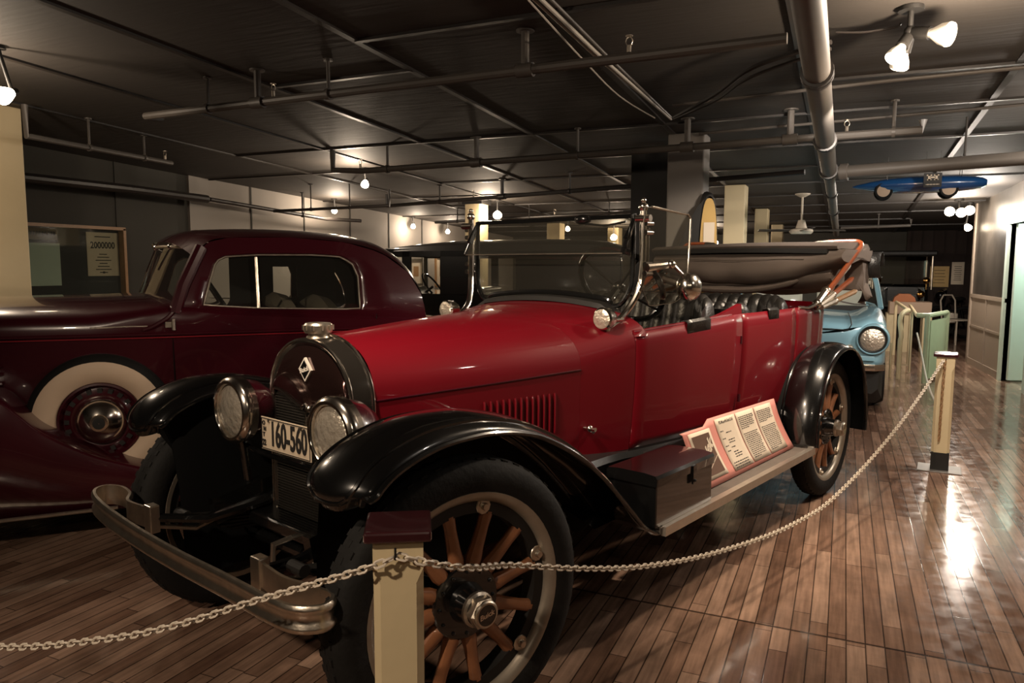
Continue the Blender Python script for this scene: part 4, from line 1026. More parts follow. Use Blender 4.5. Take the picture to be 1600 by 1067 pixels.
# ---- display card leaning on the running board
cd = thing('display_card', 'pink display card with typed sheets leaning on the running board of the red car', 'sign', RC.location, RC.rotation_euler.z)
TL, TR, BR, BL = Vector((1.44, -.695, .70)), Vector((2.50, -.705, .69)), Vector((2.575, -.80, .418)), Vector((1.52, -.80, .418))
def cardp(a, b_, o_=0.0):
    p = BL.lerp(BR, a).lerp(TL.lerp(TR, a), b_); p = p + Vector((0, 0, -.03 * (1 if (a < .25 and b_ > .9) else 0)))
    n = Vector((0, -.9, .43)).normalized(); bend = .012 * sin(pi * b_); return p + n * (o_ + .0 - bend)
rows = [[cardp(i / 24, j / 8) for j in range(9)] for i in range(25)]
obj('backing', MB().grid(rows), 'pink', cd, solid=.003)
def sheet(a0, a1, b0, b1, m, nm, o_=.003):
    return obj(nm, MB().grid([[cardp(lerp(a0, a1, i / 6), lerp(b0, b1, j / 8), o_) for j in range(9)] for i in range(7)]), m, cd, solid=.0006)
cols = [(.30, .505), (.515, .715), (.725, .93)]
for a0, a1 in cols: sheet(a0, a1, .07, .955, 'paper', 'typed_sheet')
sheet(.035, .235, .10, .86, 'paper', 'emblem_sheet')
b = MB()
def strip(a0, a1, z, h=.016): b.add([cardp(a0, z, .0042), cardp(a1, z, .0042), cardp(a1, z + h, .0042), cardp(a0, z + h, .0042)], [(0, 1, 2, 3)])
rnd = random.Random(4)
def words(a0, a1, z, h=.014):
    x = a0
    while x < a1 - .008:
        w = min(rnd.uniform(.008, .024), a1 - x); strip(x, x + w, z, h); x += w + .005
for c in (1, 2):
    a0, a1 = cols[c]
    for i in range(23):
        if i in (7, 8): continue
        words(a0 + .02, a1 - .015 - (.08 if i in (6, 22) else rnd.random() * .02), .86 - i * .033)
a0, a1 = cols[0]
for i in (4, 7, 8, 10, 12, 13, 14): words(a0 + .07, a0 + .07 + rnd.uniform(.04, .09), .86 - i * .042)
for i in (3, 6, 9, 11): words(a0 + .02, a0 + .05, .86 - i * .042)
for i in (16, 17, 18): words(a0 + .02, a1 - .03, .86 - i * .042)
text_mb('1922 McLaughlin Buick 22-45', .020, 0, mbx=b, bold=.0004, fn=lambda p: cardp((a0 + a1) / 2 + p.x / 1.15 * .72, .885 + p.y / .28, .0044), sx=1)
obj('typing', b, 'ink', cd, False)
b = MB()
def quad(pts): b.add([cardp(a, z, .0044) for a, z in pts], [tuple(range(len(pts)))])
b.grid([[cardp(lerp(.055, .215, i / 4), lerp(.16, .80, j / 12), .0044) for j in range(13)] for i in range(5)])
obj('emblem_print', b, mat('brown_ink', (.10, .05, .03), .7), cd, False)
obj('emblem_script', text_mb('Buick', .075, 0, fn=lambda p: cardp(.135 + p.x / 1.15, .50 + p.y / .28 + p.x * 2.0, .0060), bold=.0035), 'paper', cd, False)
b = MB()
for a_, c_, w_2 in (((.06, .30), (.20, .62), .018), ((.07, .20), (.215, .42), .012)):
    b.grid([[cardp(lerp(a_[0], c_[0], i / 8), lerp(a_[1], c_[1], i / 8) + k_ * w_2, .0056) for k_ in (0, 1)] for i in range(9)])
obj('emblem_lines', b, 'paper', cd, False)

# ================================================================== MAROON COUPE (side-on, front out of the picture at left)
MC = thing('vintage_coupe', 'maroon vintage closed car with whitewall spare wheel, seen side-on at the left', 'car', (-3.786, 2.336, 0), radians(49))
CW = .73
def mrow(x):
    hw = interp([(-1.7, .36), (-.9, .50), (-.1, .68), (.6, .735), (2.2, .735), (2.7, .68), (3.05, .50)], x)
    zt = interp([(-1.7, 1.17), (-.6, 1.215), (.5, 1.235), (.75, 1.245), (.95, 1.19), (2.1, 1.12), (2.5, 1.05), (2.9, .90), (3.05, .72)], x)
    zb = .30; sh = zt - interp([(-1.7, .12), (.4, .16), (.9, .05), (2.2, .05), (3, .2)], x)
    r = [(x, CW - hw * (1 - .04 * (1 - t)), lerp(zb, sh, t)) for t in (0, .2, .4, .6, .8, .92)]
    n = 14
    for i in range(n + 1):
        a = pi * i / n; c = cos(a); r.append((x, CW - hw * (abs(c) ** .8) * (1 if c > 0 else -1), sh + (zt - sh) * sin(a) ** .75))
    r += [(x, CW + hw * (1 - .04 * (1 - t)), lerp(zb, sh, t)) for t in (.92, .8, .6, .4, .2, 0)]
    return r
xs = [-1.7, -1.4, -1.1, -.8, -.5, -.2, .1, .35, .6, .72, .85, 1.0, 1.4, 1.8, 2.1, 2.3, 2.5, 2.7, 2.9, 3.05]
b = MB().grid([mrow(x) for x in xs]); b.fan(mrow(-1.7)); b.fan(mrow(3.05), True); obj('body', b, 'maroon', MC, ang=40)
nearw = lambda x, z: CW - interp([(-1.7, .36), (-.9, .50), (-.1, .68), (.6, .735), (2.2, .735), (2.7, .68), (3.05, .50)], x)
for z, r_, m_ in ((1.040, .009, 'maroon'), (1.022, .004, 'redline')):
    if m_ == 'redline': M['redline'] = mat('pinstripe', (.25, .012, .02), .3, coat=.6)
    obj('body_moulding', MB().tube([(x, nearw(x, z) - .002, z) for x in [-1.6 + .2 * i for i in range(22)]], r_, 6), m_, MC)
for i in range(5):
    z = .90 - i * .045
    obj('hood_louvre', MB().tube([(x, nearw(x, z) + .002, z) for x in (-1.0, -.7, -.4, -.2, -.05)], .009, 6), 'maroon', MC)
b = MB()
for x in (.74, 1.86):
    b.tube([(x, .001, .42), (x, -.001, .8), (x, .002, 1.12)], .003, 5)
obj('door_seam', b, 'black', MC)
b = MB().cyl((1.72, -.01, .95), (1.72, -.045, .95), .012).tube([(1.72, -.045, .95), (1.66, -.05, .95), (1.62, -.045, .95)], .009, 8)
obj('door_handle', b, 'nickel', MC)
for z in (.62, 1.09):
    obj('hinge', MB().cyl((.745, -.008, z - .03), (.745, -.008, z + .03), .010).box((.73, -.004, z), (.05, .008, .03)), 'nickeld' if z > 1 else 'maroon', MC)
# cabin
SH = lambda w: -.19 * w / 1.45
def wt(z): return .02 + .26 * max(0, z - 1.19)
def angres(poly, c, n=72):
    out = []
    for i in range(n):
        a = 2 * pi * i / n; dx, dy = cos(a), sin(a); best = 0
        for k in range(len(poly)):
            x1, y1 = poly[k][0] - c[0], poly[k][1] - c[1]; x2, y2 = poly[(k + 1) % len(poly)][0] - c[0], poly[(k + 1) % len(poly)][1] - c[1]
            den = dx * (y2 - y1) - dy * (x2 - x1)
            if abs(den) < 1e-9: continue
            t = (x1 * (y2 - y1) - y1 * (x2 - x1)) / den; s = (x1 * dy - y1 * dx) / den
            if t > 0 and -1e-6 <= s <= 1 + 1e-6: best = max(best, t)
        out.append((c[0] + dx * best, c[1] + dy * best))
    return out
outer = [(.745, 1.16), (.80, 1.30), (.865, 1.45), (.93, 1.535), (1.05, 1.565), (1.38, 1.572), (1.70, 1.55), (1.92, 1.49), (2.08, 1.37), (2.16, 1.22), (2.18, 1.08), (1.5, 1.09)]
inner = [(.90, 1.190), (.935, 1.31), (.972, 1.425), (1.01, 1.455), (1.2, 1.468), (1.5, 1.470), (1.66, 1.462), (1.735, 1.425), (1.765, 1.35), (1.765, 1.150), (1.2, 1.168)]
cc = (1.34, 1.31); Oo = angres(outer, cc); Ii = angres(inner, cc)
def side(near, m):
    f = (lambda x, z, d=0: (x, wt(z) + d, z)) if near else (lambda x, z, d=0: (x + SH(1.45), 2 * CW - wt(z) - d, z))
    b = MB(); rows = []
    for k, d in ((0, .0), (.5, -.004), (.88, -.008), (.93, -.002), (.97, .006), (1, .022)):
        rows.append([f(lerp(o[0], i_[0], k), lerp(o[1], i_[1], k), d) for o, i_ in zip(Oo, Ii)])
    b.grid(rows, cv=True); return obj('side_panel', b, m, MC, ang=50), f
o, fN = side(True, 'maroon'); o, fF = side(False, 'maroon')
obj('window_trim', MB().tube([fN(x, z, .004) for x, z in Ii], .006, 6, True), 'nickeld', MC)
obj('window_trim', MB().tube([fF(x, z, .004) for x, z in Ii], .006, 6, True), 'nickeld', MC)
obj('vent_divider', MB().tube([fN(1.187, 1.168, -.002), fN(1.187, 1.455, -.002)], .010, 8), 'nickeld', MC)
obj('side_glass', MB().add([fN(x, z, .020) for x, z in Ii], [tuple(range(len(Ii)))]), 'glass', MC, False)
obj('side_glass', MB().add([fF(x, z, .020) for x, z in Ii], [tuple(range(len(Ii)))]), 'glass', MC, False)
# inside: far side blanked by the rear quarter except a small window, seats, wheel
b = MB(); fr_ = lambda x, z: (x + SH(1.3), 1.30, z)
for x0, x1, z0, z1 in ((1.30, 1.60, 1.10, 1.48), (1.60, 1.78, 1.40, 1.48), (1.60, 1.78, 1.10, 1.17), (1.77, 2.05, 1.05, 1.48)):
    b.prism([fr_(x0, z0), fr_(x1, z0), fr_(x1, z1), fr_(x0, z1)], (0, .02, 0))
obj('interior_trim', b, 'blackm', MC, False)
for k, x in ((0, 1.34), (1, 1.60)):
    b = MB(); rows = []
    for i in range(15):
        y = lerp(.14, 1.25, i / 14); h = 1.215 - .018 * k - .05 * abs(2 * i / 14 - 1) ** 3 - .02 * cos(2 * pi * i / 14)
        rows.append([(x - .10, y, .7), (x - .06, y, 1.0), (x - .03, y, h - .03), (x + .02, y, h), (x + .09, y, h - .02), (x + .12, y, 1.0), (x + .12, y, .7)])
    b.grid(rows); b.fan(rows[0]); b.fan(rows[-1], True); obj('seat', b, 'seatcloth', MC)
ax_ = Vector((.86, 0, .5)).normalized(); q = ax_.to_track_quat('Z', 'Y'); cW = Vector((1.03, .42, 1.16))
b = MB().tube([cW + q @ Vector((.20 * cos(a), .20 * sin(a), 0)) for a in [2 * pi * i / 28 for i in range(28)]], .012, 8, True).tube([cW, cW - ax_ * .4], .018, 8)
for i in range(3): b.tube([cW, cW + q @ Vector((.2 * cos(2.1 * i), .2 * sin(2.1 * i), 0))], .008, 6)
obj('steering_wheel', b, 'black', MC)
# roof
cen = [(.765, 1.548), (.88, 1.608), (1.05, 1.628), (1.38, 1.634), (1.70, 1.618), (1.95, 1.575), (2.12, 1.48), (2.24, 1.32), (2.29, 1.10)]
edg = [(.865, 1.45), (.93, 1.535), (1.05, 1.565), (1.38, 1.572), (1.70, 1.55), (1.92, 1.49), (2.08, 1.37), (2.16, 1.22), (2.18, 1.08)]
rows = []
for c, e in zip(catmull([(x, 0, z) for x, z in cen], 4), catmull([(x, 0, z) for x, z in edg], 4)):
    r = []
    for k in range(25):
        v = k / 12 - 1; a = abs(v); wn_ = wt(e.z); hw = CW - wn_; sw = v * hw
        kk = a ** 4; zz = lerp(c.z, e.z, kk * .9 + .1 * a * a); xx = lerp(c.x, e.x, a ** 2.5)
        # round the shoulder
        r.append((xx + SH(1.45) * (v + 1) / 2, CW + (abs(v) ** .92) * hw * (1 if v > 0 else -1), zz))
    rows.append(r)
roof0 = rows[0]
obj('roof', MB().grid(rows), 'maroon', MC, ang=60)
# windscreen
def wsx(v, t):
    w = CW + v * (CW - lerp(.03, .12, t)); x = lerp(.765, .885, t) - .13 * (1 - v * v) * .8 + SH(1.45) * (v + 1) / 2
    return (x, w, lerp(1.195, 1.50, t) + .02 * (1 - v * v))
obj('windscreen_glass', MB().grid([[wsx(v / 6, t / 4) for v in range(-6, 7)] for t in range(5)]), 'glass', MC)
obj('windscreen_trim', MB().tube([wsx(v / 8, 0) for v in range(-8, 9)] + [wsx(1, t / 4) for t in range(1, 4)] + [wsx(v / 8, 1) for v in range(8, -9, -1)] + [wsx(-1, t / 4) for t in range(3, 0, -1)], .009, 6, True), 'nickeld', MC)
for s_ in (0, 1):
    obj('pillar', MB().tube([(.755 + SH(1.45) * s_, .01 + s_ * 1.44, 1.15), (.80 + SH(1.45) * s_, lerp(.035, 1.425, s_), 1.30), (.90 + SH(1.45) * s_, lerp(.09, 1.37, s_), 1.51)], .032, 8), 'maroon', MC)
obj('pillar_base', MB().tube(catmull([(.80, .015, 1.26), (.74, -.005, 1.15), (.66, -.008, 1.09), (.60, .0, 1.065)], 5), [.012] * 16, 8), 'maroon', MC)
obj('windscreen_header', MB().grid([[wsx(k / 12 - 1, 1) for k in range(25)], [tuple((Vector(wsx(k / 12 - 1, 1)) + Vector(roof0[k])) / 2 + Vector((-.006, 0, .004))) for k in range(25)], roof0]), 'maroon', MC)
obj('wiper', MB().tube([wsx(-.45, .98), wsx(-.35, .55)], .006, 6).ball(wsx(-.45, 1.0), .018).ball(wsx(.25, 1.0), .018).tube([wsx(.25, .98), wsx(.32, .5)], .006, 6), 'nickel', MC)
# fenders and running board
def mfender(name, pts, w0, hw, zskirt, m='maroon'):
    P = catmull([(x, 0, z) for x, z in pts], 6); rows = []; edge = []
    for p in P:
        r = []
        zs = zskirt(p.x); zs = min(zs, p.z - .035)
        r.append((p.x, w0 - hw, zs)); r.append((p.x, w0 - hw - .004, lerp(zs, p.z, .5)))
        for k in range(9):
            a = pi * k / 16; r.append((p.x, w0 - hw * cos(a), p.z - .035 + .035 * sin(a) ** .8))
        r.append((p.x, w0 + hw * 1.1, p.z - .005)); rows.append(r); edge.append(r[0])
    b = MB().grid(rows); o = obj(name, b, m, MC, ang=60, solid=.004); return o, edge
fpts = [(-1.75, .50), (-1.62, .72), (-1.40, .86), (-1.1, .925), (-.75, .90), (-.45, .88), (-.2, .85), (-.05, .795), (.05, .70), (.15, .60), (.33, .485), (.48, .42), (.62, .37), (.75, .33), (.9, .29)]
def skirt(x):
    if x > -.28: return .165
    d = hypot(x + .86, 0); return max(.165, .38 + sqrt(max(0, .43 ** 2 - d * d))) if d < .45 else .30
o, edge = mfender('front_fender', fpts, .02, .21, skirt)
obj('chrome_strip', MB().tube([(x, -.196, .175) for x in (-.25, 0, .2, .45)], .010, 6), 'nickeld', MC)
obj('running_board', MB().box((1.45, -.06, .24), (1.3, .27, .035)), 'maroon', MC, False, bevel=.01)
obj('board_mat', MB().box((1.45, -.06, .26), (1.2, .22, .008)), 'rubber', MC, False)
o, edge = mfender('rear_fender', [(1.85, .27), (1.95, .45), (2.08, .66), (2.28, .80), (2.5, .83), (2.72, .76), (2.88, .62), (2.98, .42)], .27, .15, lambda x: .30 + sqrt(max(0, .36 ** 2 - (x - 2.45) ** 2)))
def disc_wheel(x, w, z, R, rz=0, name='road_wheel'):
    t = sub(name, MC, (x, w, z), (0, 0, rz)); A = (0, -1, 0)
    obj('tyre', MB().lathe([(R * .62, -.07), (R * .80, -.09), (R * .95, -.075), (R, -.04), (R * 1.004, 0), (R, .04), (R * .955, .068), (R * .90, .082)], (0, 0, 0), A, 56), 'rubber', t)
    obj('whitewall', MB().lathe([(R * .90, .082), (R * .86, .088), (R * .75, .092), (R * .65, .085), (R * .585, .070), (R * .575, .05)], (0, 0, 0), A, 56), 'whitewall', t)
    b = MB().lathe([(R * .585, .058), (R * .575, .078), (R * .545, .080), (R * .53, .060), (R * .50, .045), (R * .46, .050), (R * .40, .062), (R * .36, .060), (R * .30, .05), (0, .05)], (0, 0, 0), A, 56)
    obj('disc', b, 'maroon', t)
    for i in range(20 if name == 'spare_wheel' else 0):
        a = 2 * pi * i / 20; Rm = Matrix.Rotation(-a, 3, 'Y'); obj('vent_slot', MB().box(Rm @ Vector((R * .455, -.052, 0)), (R * .07, .012, R * .065), Rm), 'blackm', t, False)
    h = obj('hub_cap', MB().lathe([(R * .34, .058), (R * .345, .075), (R * .32, .095), (R * .24, .122), (R * .13, .138), (R * .12, .146), (0, .150)], (0, 0, 0), A, 36), 'nickel', t)
    obj('cap_ring', MB().lathe([(0, .1495), (R * .05, .152), (R * .085, .151)], (0, 0, 0), A, 16), 'blackm', t)
disc_wheel(.385, .03, .60, .345, radians(-3), 'spare_wheel')
disc_wheel(-.86, .02, .345, .345); disc_wheel(2.45, .27, .345, .345)
obj('cowl_scuttle_trim', MB().tube([(.35, .02, 1.08), (.5, .005, 1.085), (.62, .0, 1.085)], .006, 6), 'nickeld', MC)
obj('underbody', MB().box((.7, .73, .26), (4.2, 1.0, .10)), 'blackm', MC, False)
for x in (-.86, 2.45):
    t = sub('road_wheel', MC, (x, 1.42, .345)); obj('tyre', MB().lathe([(.2, -.07), (.28, -.09), (.33, -.07), (.345, 0), (.33, .07), (.28, .09), (.2, .07)], (0, 0, 0), (0, 1, 0), 40), 'rubber', t)
    obj('disc', MB().lathe([(0, .05), (.19, .05), (.21, .075)], (0, 0, 0), (0, 1, 0), 30), 'maroon', t)

# ================================================================== BLACK SEDAN BEHIND
BS = thing('vintage_sedan', 'tall black vintage sedan standing behind the maroon car and the windshield', 'car', (-5.0, 7.35, 0), radians(9))
L = 2.85; D_ = 1.45
obj('lower_body', MB().grid([[(x, .04 + k, .42), (x, k, .6), (x, k, 1.09), (x, D_ - k, 1.09), (x, D_ - k, .6), (x, D_ - k - .04, .42)] for x, k in ((0, .03), (.1, 0), (L - .5, 0), (L - .1, .04), (L, .15))], cv=True).fan([(L, .19, .42), (L, .15, .6), (L, .15, 1.09), (L, D_ - .15, 1.09), (L, D_ - .15, .6), (L, D_ - .19, .42)]), 'black', BS)
def hrow(x, w, zt): return [(x, D_ / 2 - w, .5), (x, D_ / 2 - w, zt - .1)] + [(x, D_ / 2 - w * cos(pi * i / 8), zt - .1 + .1 * sin(pi * i / 8)) for i in range(1, 8)] + [(x, D_ / 2 + w, zt - .1), (x, D_ / 2 + w, .5)]
b = MB().grid([hrow(-1.3, .28, 1.05), hrow(-.6, .38, 1.08), hrow(0, .5, 1.12)]); b.fan(hrow(-1.3, .28, 1.05)); obj('hood', b, 'black', BS)
ZR = 1.60
for y in (0, D_ - .04):
    b = MB()
    for x0, x1 in ((.0, .05), (.29, .40), (.76, 1.22), (1.66, L - .02)): b.box(((x0 + x1) / 2, y + .02, (1.07 + ZR) / 2), (x1 - x0, .04, ZR - 1.07))
    b.box((L / 2, y + .02, ZR - .045), (L, .04, .09))
    if y > 1: b = MB().box((L / 2, y + .02, ZR - .045), (L, .04, .09)).box((.02, y + .02, 1.3), (.05, .04, .6)).box((1.0, y + .02, 1.3), (.1, .04, .6)).box((2.2, y + .02, 1.3), (1.2, .04, .6))
    obj('side_frame', b, 'black', BS, False, bevel=.006)
obj('back_panel', MB().box((L - .02, D_ / 2, 1.33), (.04, D_ - .04, .54)), 'black', BS, False)
obj('windshield_frame', MB().box((.02, D_ / 2, ZR - .04), (.05, D_, .08)).box((.02, D_ / 2, 1.11), (.05, D_, .06)), 'black', BS, False)
rows = []
for i in range(13):
    f = i / 12; x = lerp(-.10, L + .05, f); e = abs(2 * f - 1); k = .10 * max(0, (e - .75) / .25) ** 2
    zt = interp([(0, 1.60), (.12, 1.66), (.3, 1.715), (.6, 1.735), (.85, 1.72), (.95, 1.68), (1, 1.60)], f)
    rows.append([(x, -.01 + k, ZR - .02 if f > .05 else 1.585)] + [(x, D_ / 2 - (D_ / 2 + .01 - k) * cos(pi * j / 12), lerp(ZR - .01, zt, sin(pi * j / 12) ** .6)) for j in range(1, 12)] + [(x, D_ + .01 - k, ZR - .02)])
b = MB().grid(rows); b.fan(rows[-1]); b.fan(rows[0]); obj('roof', b, mat('sedan_roof', (.016, .014, .013), .45, coat=.3), BS)
for x0, x1 in ((.05, .29), (.40, .76), (1.22, 1.66)): obj('window_pane', MB().add([(x0, .02, 1.09), (x1, .02, 1.09), (x1, .02, ZR - .09), (x0, .02, ZR - .09)], [(0, 1, 2, 3)]), 'glass', BS, False)
ax_ = Vector((.8, 0, .6)).normalized(); q = ax_.to_track_quat('Z', 'Y'); cW = Vector((.50, .45, 1.16))
obj('steering_wheel', MB().tube([cW + q @ Vector((.19 * cos(a), .19 * sin(a), 0)) for a in [2 * pi * i / 28 for i in range(28)]], .012, 8, True).tube([cW, cW - ax_ * .3], .016, 8), 'black', BS)
obj('seat', MB().box((1.05, D_ / 2, .95), (.16, 1.2, .4)).box((2.2, D_ / 2, .95), (.2, 1.2, .4)), 'leather', BS, bevel=.03)
for x in (-.95, 2.35):
    for y in (.02, D_ - .02):
        t = sub('road_wheel', BS, (x, y, .39)); obj('tyre', MB().lathe([(.28, -.05), (.34, -.06), (.39, 0), (.34, .06), (.28, .05)], (0, 0, 0), (0, -1, 0), 36), 'rubber', t)
        obj('disc', MB().lathe([(0, .03), (.12, .04), (.28, .02)], (0, 0, 0), (0, -1, 0), 30), 'blackm', t)
for y in (-.08, D_ + .08):
    obj('fender', MB().grid([[(x, y - .13, z - .03), (x, y, z), (x, y + .13, z - .03)] for x, z in ((-1.42, .5), (-1.3, .75), (-1.0, .87), (-.7, .82), (-.4, .6), (-.15, .38), (1.8, .38), (1.95, .55), (2.15, .78), (2.4, .84), (2.65, .75), (2.8, .5))]), 'black', BS, solid=.02)
for y in (.32, D_ - .32): obj('headlamp', MB().lathe([(0, -.02), (.08, -.01), (.10, .0), (.09, .05), (.04, .10), (0, .11)], (-1.35, y, .95), (1, 0, 0), 24), 'nickel', BS)

# ================================================================== LIGHT BLUE CONVERTIBLE
BC = thing('blue_convertible', 'small light blue convertible with round headlights facing the camera behind the red car', 'car', (-.39, 7.72, 0), 0)
def brow(y, hw, zt, zf, zb, cr=0):
    """hull cross-section: hood height zt, fender-top height zf, underside zb"""
    r = []
    for k in range(25):
        v = k / 12 - 1; a = abs(v)
        if a < .60: x = v * hw; z = lerp(zt, zt + .015, 1 - (a / .60) ** 2)
        elif a < .84: x = v * hw; t = (a - .60) / .24; z = lerp(zt, zf, sin(t * pi / 2) ** 1.5)
        else: t = (a - .84) / .16; x = hw * (1 if v > 0 else -1) * (.84 + .16 * sin(t * pi / 2)); z = lerp(zf, zf - .10, 1 - cos(t * pi / 2))
        r.append((x, y, z))
    lo = [(hw, y, lerp(zf - .10, zb, t)) for t in (.3, .6, .85)] + [(hw * .9, y, zb - .02), (0, y, zb - .03), (-hw * .9, y, zb - .02)] + [(-hw, y, lerp(zf - .10, zb, t)) for t in (.85, .6, .3)]
    return r + lo
rows = [brow(.0, .70, .80, .86, .50), brow(.05, .745, .84, .90, .47), brow(.15, .775, .875, .93, .45), brow(.5, .79, .90, .955, .42), brow(1.0, .795, .92, .985, .40), brow(1.35, .80, .93, .99, .40)]
b = MB().grid(rows, cv=True); b.fan(rows[0]); obj('front_body', b, 'blue', BC, ang=50)
rows = [brow(1.35, .80, .93, .99, .40), brow(1.4, .80, .74, .97, .40), brow(2.9, .80, .74, .97, .40), brow(2.95, .80, .93, .97, .40), brow(3.6, .78, .88, .94, .42), brow(4.0, .70, .75, .80, .5)]
b = MB().grid(rows, cv=True); b.fan(rows[-1], True); obj('rear_body', b, 'blue', BC, ang=50)
obj('hood_gap', MB().tube([(-.60, -.004, .815), (-.3, -.006, .822), (0, -.006, .824), (.3, -.006, .822), (.44, -.004, .815)], .006, 6), 'blackm', BC)
obj('hood_gap', MB().tube([(.44, -.002, .815), (.47, .03, .87), (.46, .25, .915), (.44, .9, .935)], .005, 6), 'blackm', BC)
for s_ in (-1, 1):
    h = sub('headlight', BC, (s_ * .655, .0, .735))
    obj('hood_ring', MB().lathe([(.155, .10), (.150, .02), (.142, -.03), (.134, -.045), (.126, -.03), (.122, .0)], (0, 0, 0), (0, 1, 0), 36), 'blue', h)
    obj('bezel', MB().lathe([(.125, .0), (.128, -.02), (.118, -.032), (.106, -.024)], (0, 0, 0), (0, 1, 0), 36), 'blackm', h)
    obj('lens', MB().lathe([(0, -.04), (.06, -.034), (.107, -.015)], (0, 0, 0), (0, 1, 0), 30), 'lens', h)
    obj('turn_lamp', MB().lathe([(0, -.045), (.03, -.04), (.038, -.02), (.040, 0)], (s_ * .46, -.0, .645), (0, 1, 0), 20), 'lens', BC)
obj('nose_strip', MB().box((0, -.012, .555), (1.36, .02, .05)), 'bluedk' if 'bluedk' in M else 'blue', BC, False, bevel=.008)
obj('bumper', MB().sweep([(-.76, .02, .475), (-.68, -.06, .475), (0, -.08, .475), (.68, -.06, .475), (.76, .02, .475)], [(-.012, -.03), (.012, -.03), (.018, 0), (.012, .03), (-.012, .03)]), 'nickel', BC)
b = MB(); rows = []
for y, hw, z0 in ((.0, .72, .22), (.1, .76, .12), (.6, .77, .10), (3.5, .77, .12), (3.9, .7, .25)): rows.append([(-hw, y, .47), (-hw, y, z0 + .05), (-hw + .05, y, z0), (hw - .05, y, z0), (hw, y, z0 + .05), (hw, y, .47)])
b.grid(rows); b.fan(rows[0]); obj('underbody', b, 'blackm', BC)
for y in (.75, 3.0):
    for s_ in (-1, 1):
        t = sub('road_wheel', BC, (s_ * .72, y, .30)); obj('tyre', MB().lathe([(.17, -.06), (.26, -.08), (.30, 0), (.26, .08), (.17, .06)], (0, 0, 0), (s_, 0, 0), 36), 'rubber', t)
        obj('disc', MB().lathe([(0, .07), (.10, .06), (.17, .05)], (0, 0, 0), (s_, 0, 0), 24), 'nickeld', t)
w_ = sub('windscreen', BC)
fr = catmull([(-.77, 1.42, .96), (-.71, 1.62, 1.27), (-.66, 1.66, 1.325), (-.55, 1.665, 1.34), (0, 1.66, 1.345), (.55, 1.665, 1.34), (.66, 1.66, 1.325), (.71, 1.62, 1.27), (.77, 1.42, .96)], 5)
obj('screen_frame', MB().tube(fr, .028, 10), 'blue', w_)
obj('screen_glass', MB().add([(-.75, 1.45, .97), (.75, 1.45, .97), (.68, 1.64, 1.31), (-.68, 1.64, 1.31)], [(0, 1, 2, 3)]), 'glass', w_, False)
obj('wiper', MB().tube([(.05, 1.40, .99), (.3, 1.44, 1.04), (.5, 1.42, 1.0), (.62, 1.41, 1.0)], .008, 6).tube([(-.6, 1.40, .99), (-.3, 1.44, 1.04), (-.1, 1.42, 1.0)], .008, 6), 'nickel', w_)
obj('dash', MB().box((0, 1.50, .93), (1.3, .12, .10)), 'blackm', BC, False)
for x in (-.36, .36): obj('seat', MB().box((x, 2.25, .92), (.55, .14, .45)), 'brick', BC, bevel=.04)
obj('mirror', MB().ball((.62, 1.60, 1.24), .035, 12, 8, (1.4, .5, .8)).tube([(.62, 1.62, 1.24), (.66, 1.64, 1.31)], .006, 6), 'chain', BC)

# ================================================================== RACER HANGING FROM THE CEILING
RA = thing('streamlined_racer', 'long narrow blue racer with wheels hanging under the ceiling at right', 'racer', (.65, 8.6, 2.24))
prof = [(-.62, .004), (-.58, .02), (-.45, .05), (-.30, .075), (-.1, .088), (.1, .09), (.3, .085), (.45, .07), (.53, .055), (.57, .035), (.575, 0)]
b = MB(); rows = []
for x, r in prof: rows.append([(x, r * 1.7 * cos(a), .03 * (x > .3) * 0 + r * sin(a) * .95) for a in [2 * pi * k / 20 for k in range(20)]])
b.grid(rows, cv=True); b.fan(rows[0]); obj('shell', b, 'blued', RA)
b = MB(); rows = []
for x, r in ((-.35, .01), (-.3, .04), (-.15, .055), (.02, .05), (.09, .01)): rows.append([(x, -.09 + r * .6 * cos(a), -.02 + r * sin(a) * .9) for a in [2 * pi * k / 14 for k in range(14)]])
b.grid(rows, cv=True); obj('side_fairing', b, mat('racer_blue_light', (.02, .10, .27), .3, coat=1), RA)
for x in (-.33, .245):
    for y in (-.095, .095):
        w_ = sub('wheel', RA, (x, y, -.058)); A = (0, -1 if y < 0 else 1, 0)
        obj('tyre', MB().lathe([(.06, -.012), (.078, -.016), (.085, 0), (.078, .016), (.06, .012)], (0, 0, 0), A, 30), 'rubber', w_)
        obj('disc', MB().lathe([(0, .016), (.04, .012), (.066, .010)], (0, 0, 0), A, 28), 'whitewall', w_)
b = MB()
for x in (-.3, .35):
    for y in (-.08, .08): b.cyl((x, y, .05), (x, y, CZ(8.6) - 2.24), .003, seg=5)
obj('hanging_wires', b, 'piped', RA)
sg = thing('hanging_sign', 'small square black sign with white emblem hung beside the blue racer', 'sign', (.735, 8.33, 2.255))
obj('board', MB().box((0, 0, 0), (.155, .012, .135)), 'blackm', sg, False)
b = MB()
for x in (-.03, .03): b.box((x, -.008, .025), (.022, .003, .055)); b.box((x, -.008, .046), (.045, .003, .012)); b.box((x, -.008, .004), (.035, .003, .012))
b.box((0, -.008, .025), (.05, .003, .014))
obj('emblem', b, 'paper', sg, False)
b = MB()
for i in range(9): b.box((-.052 + i * .013, -.008, -.042), (.0132, .003, .006 + .004 * (i % 2)))
obj('caption', b, 'paper', sg, False)
b = MB()
for x in (-.06, .06): b.cyl((x, 0, .06), (x, 0, CZ(8.33) - 2.255), .002, seg=5)
obj('hanging_wires', b, 'piped', sg)

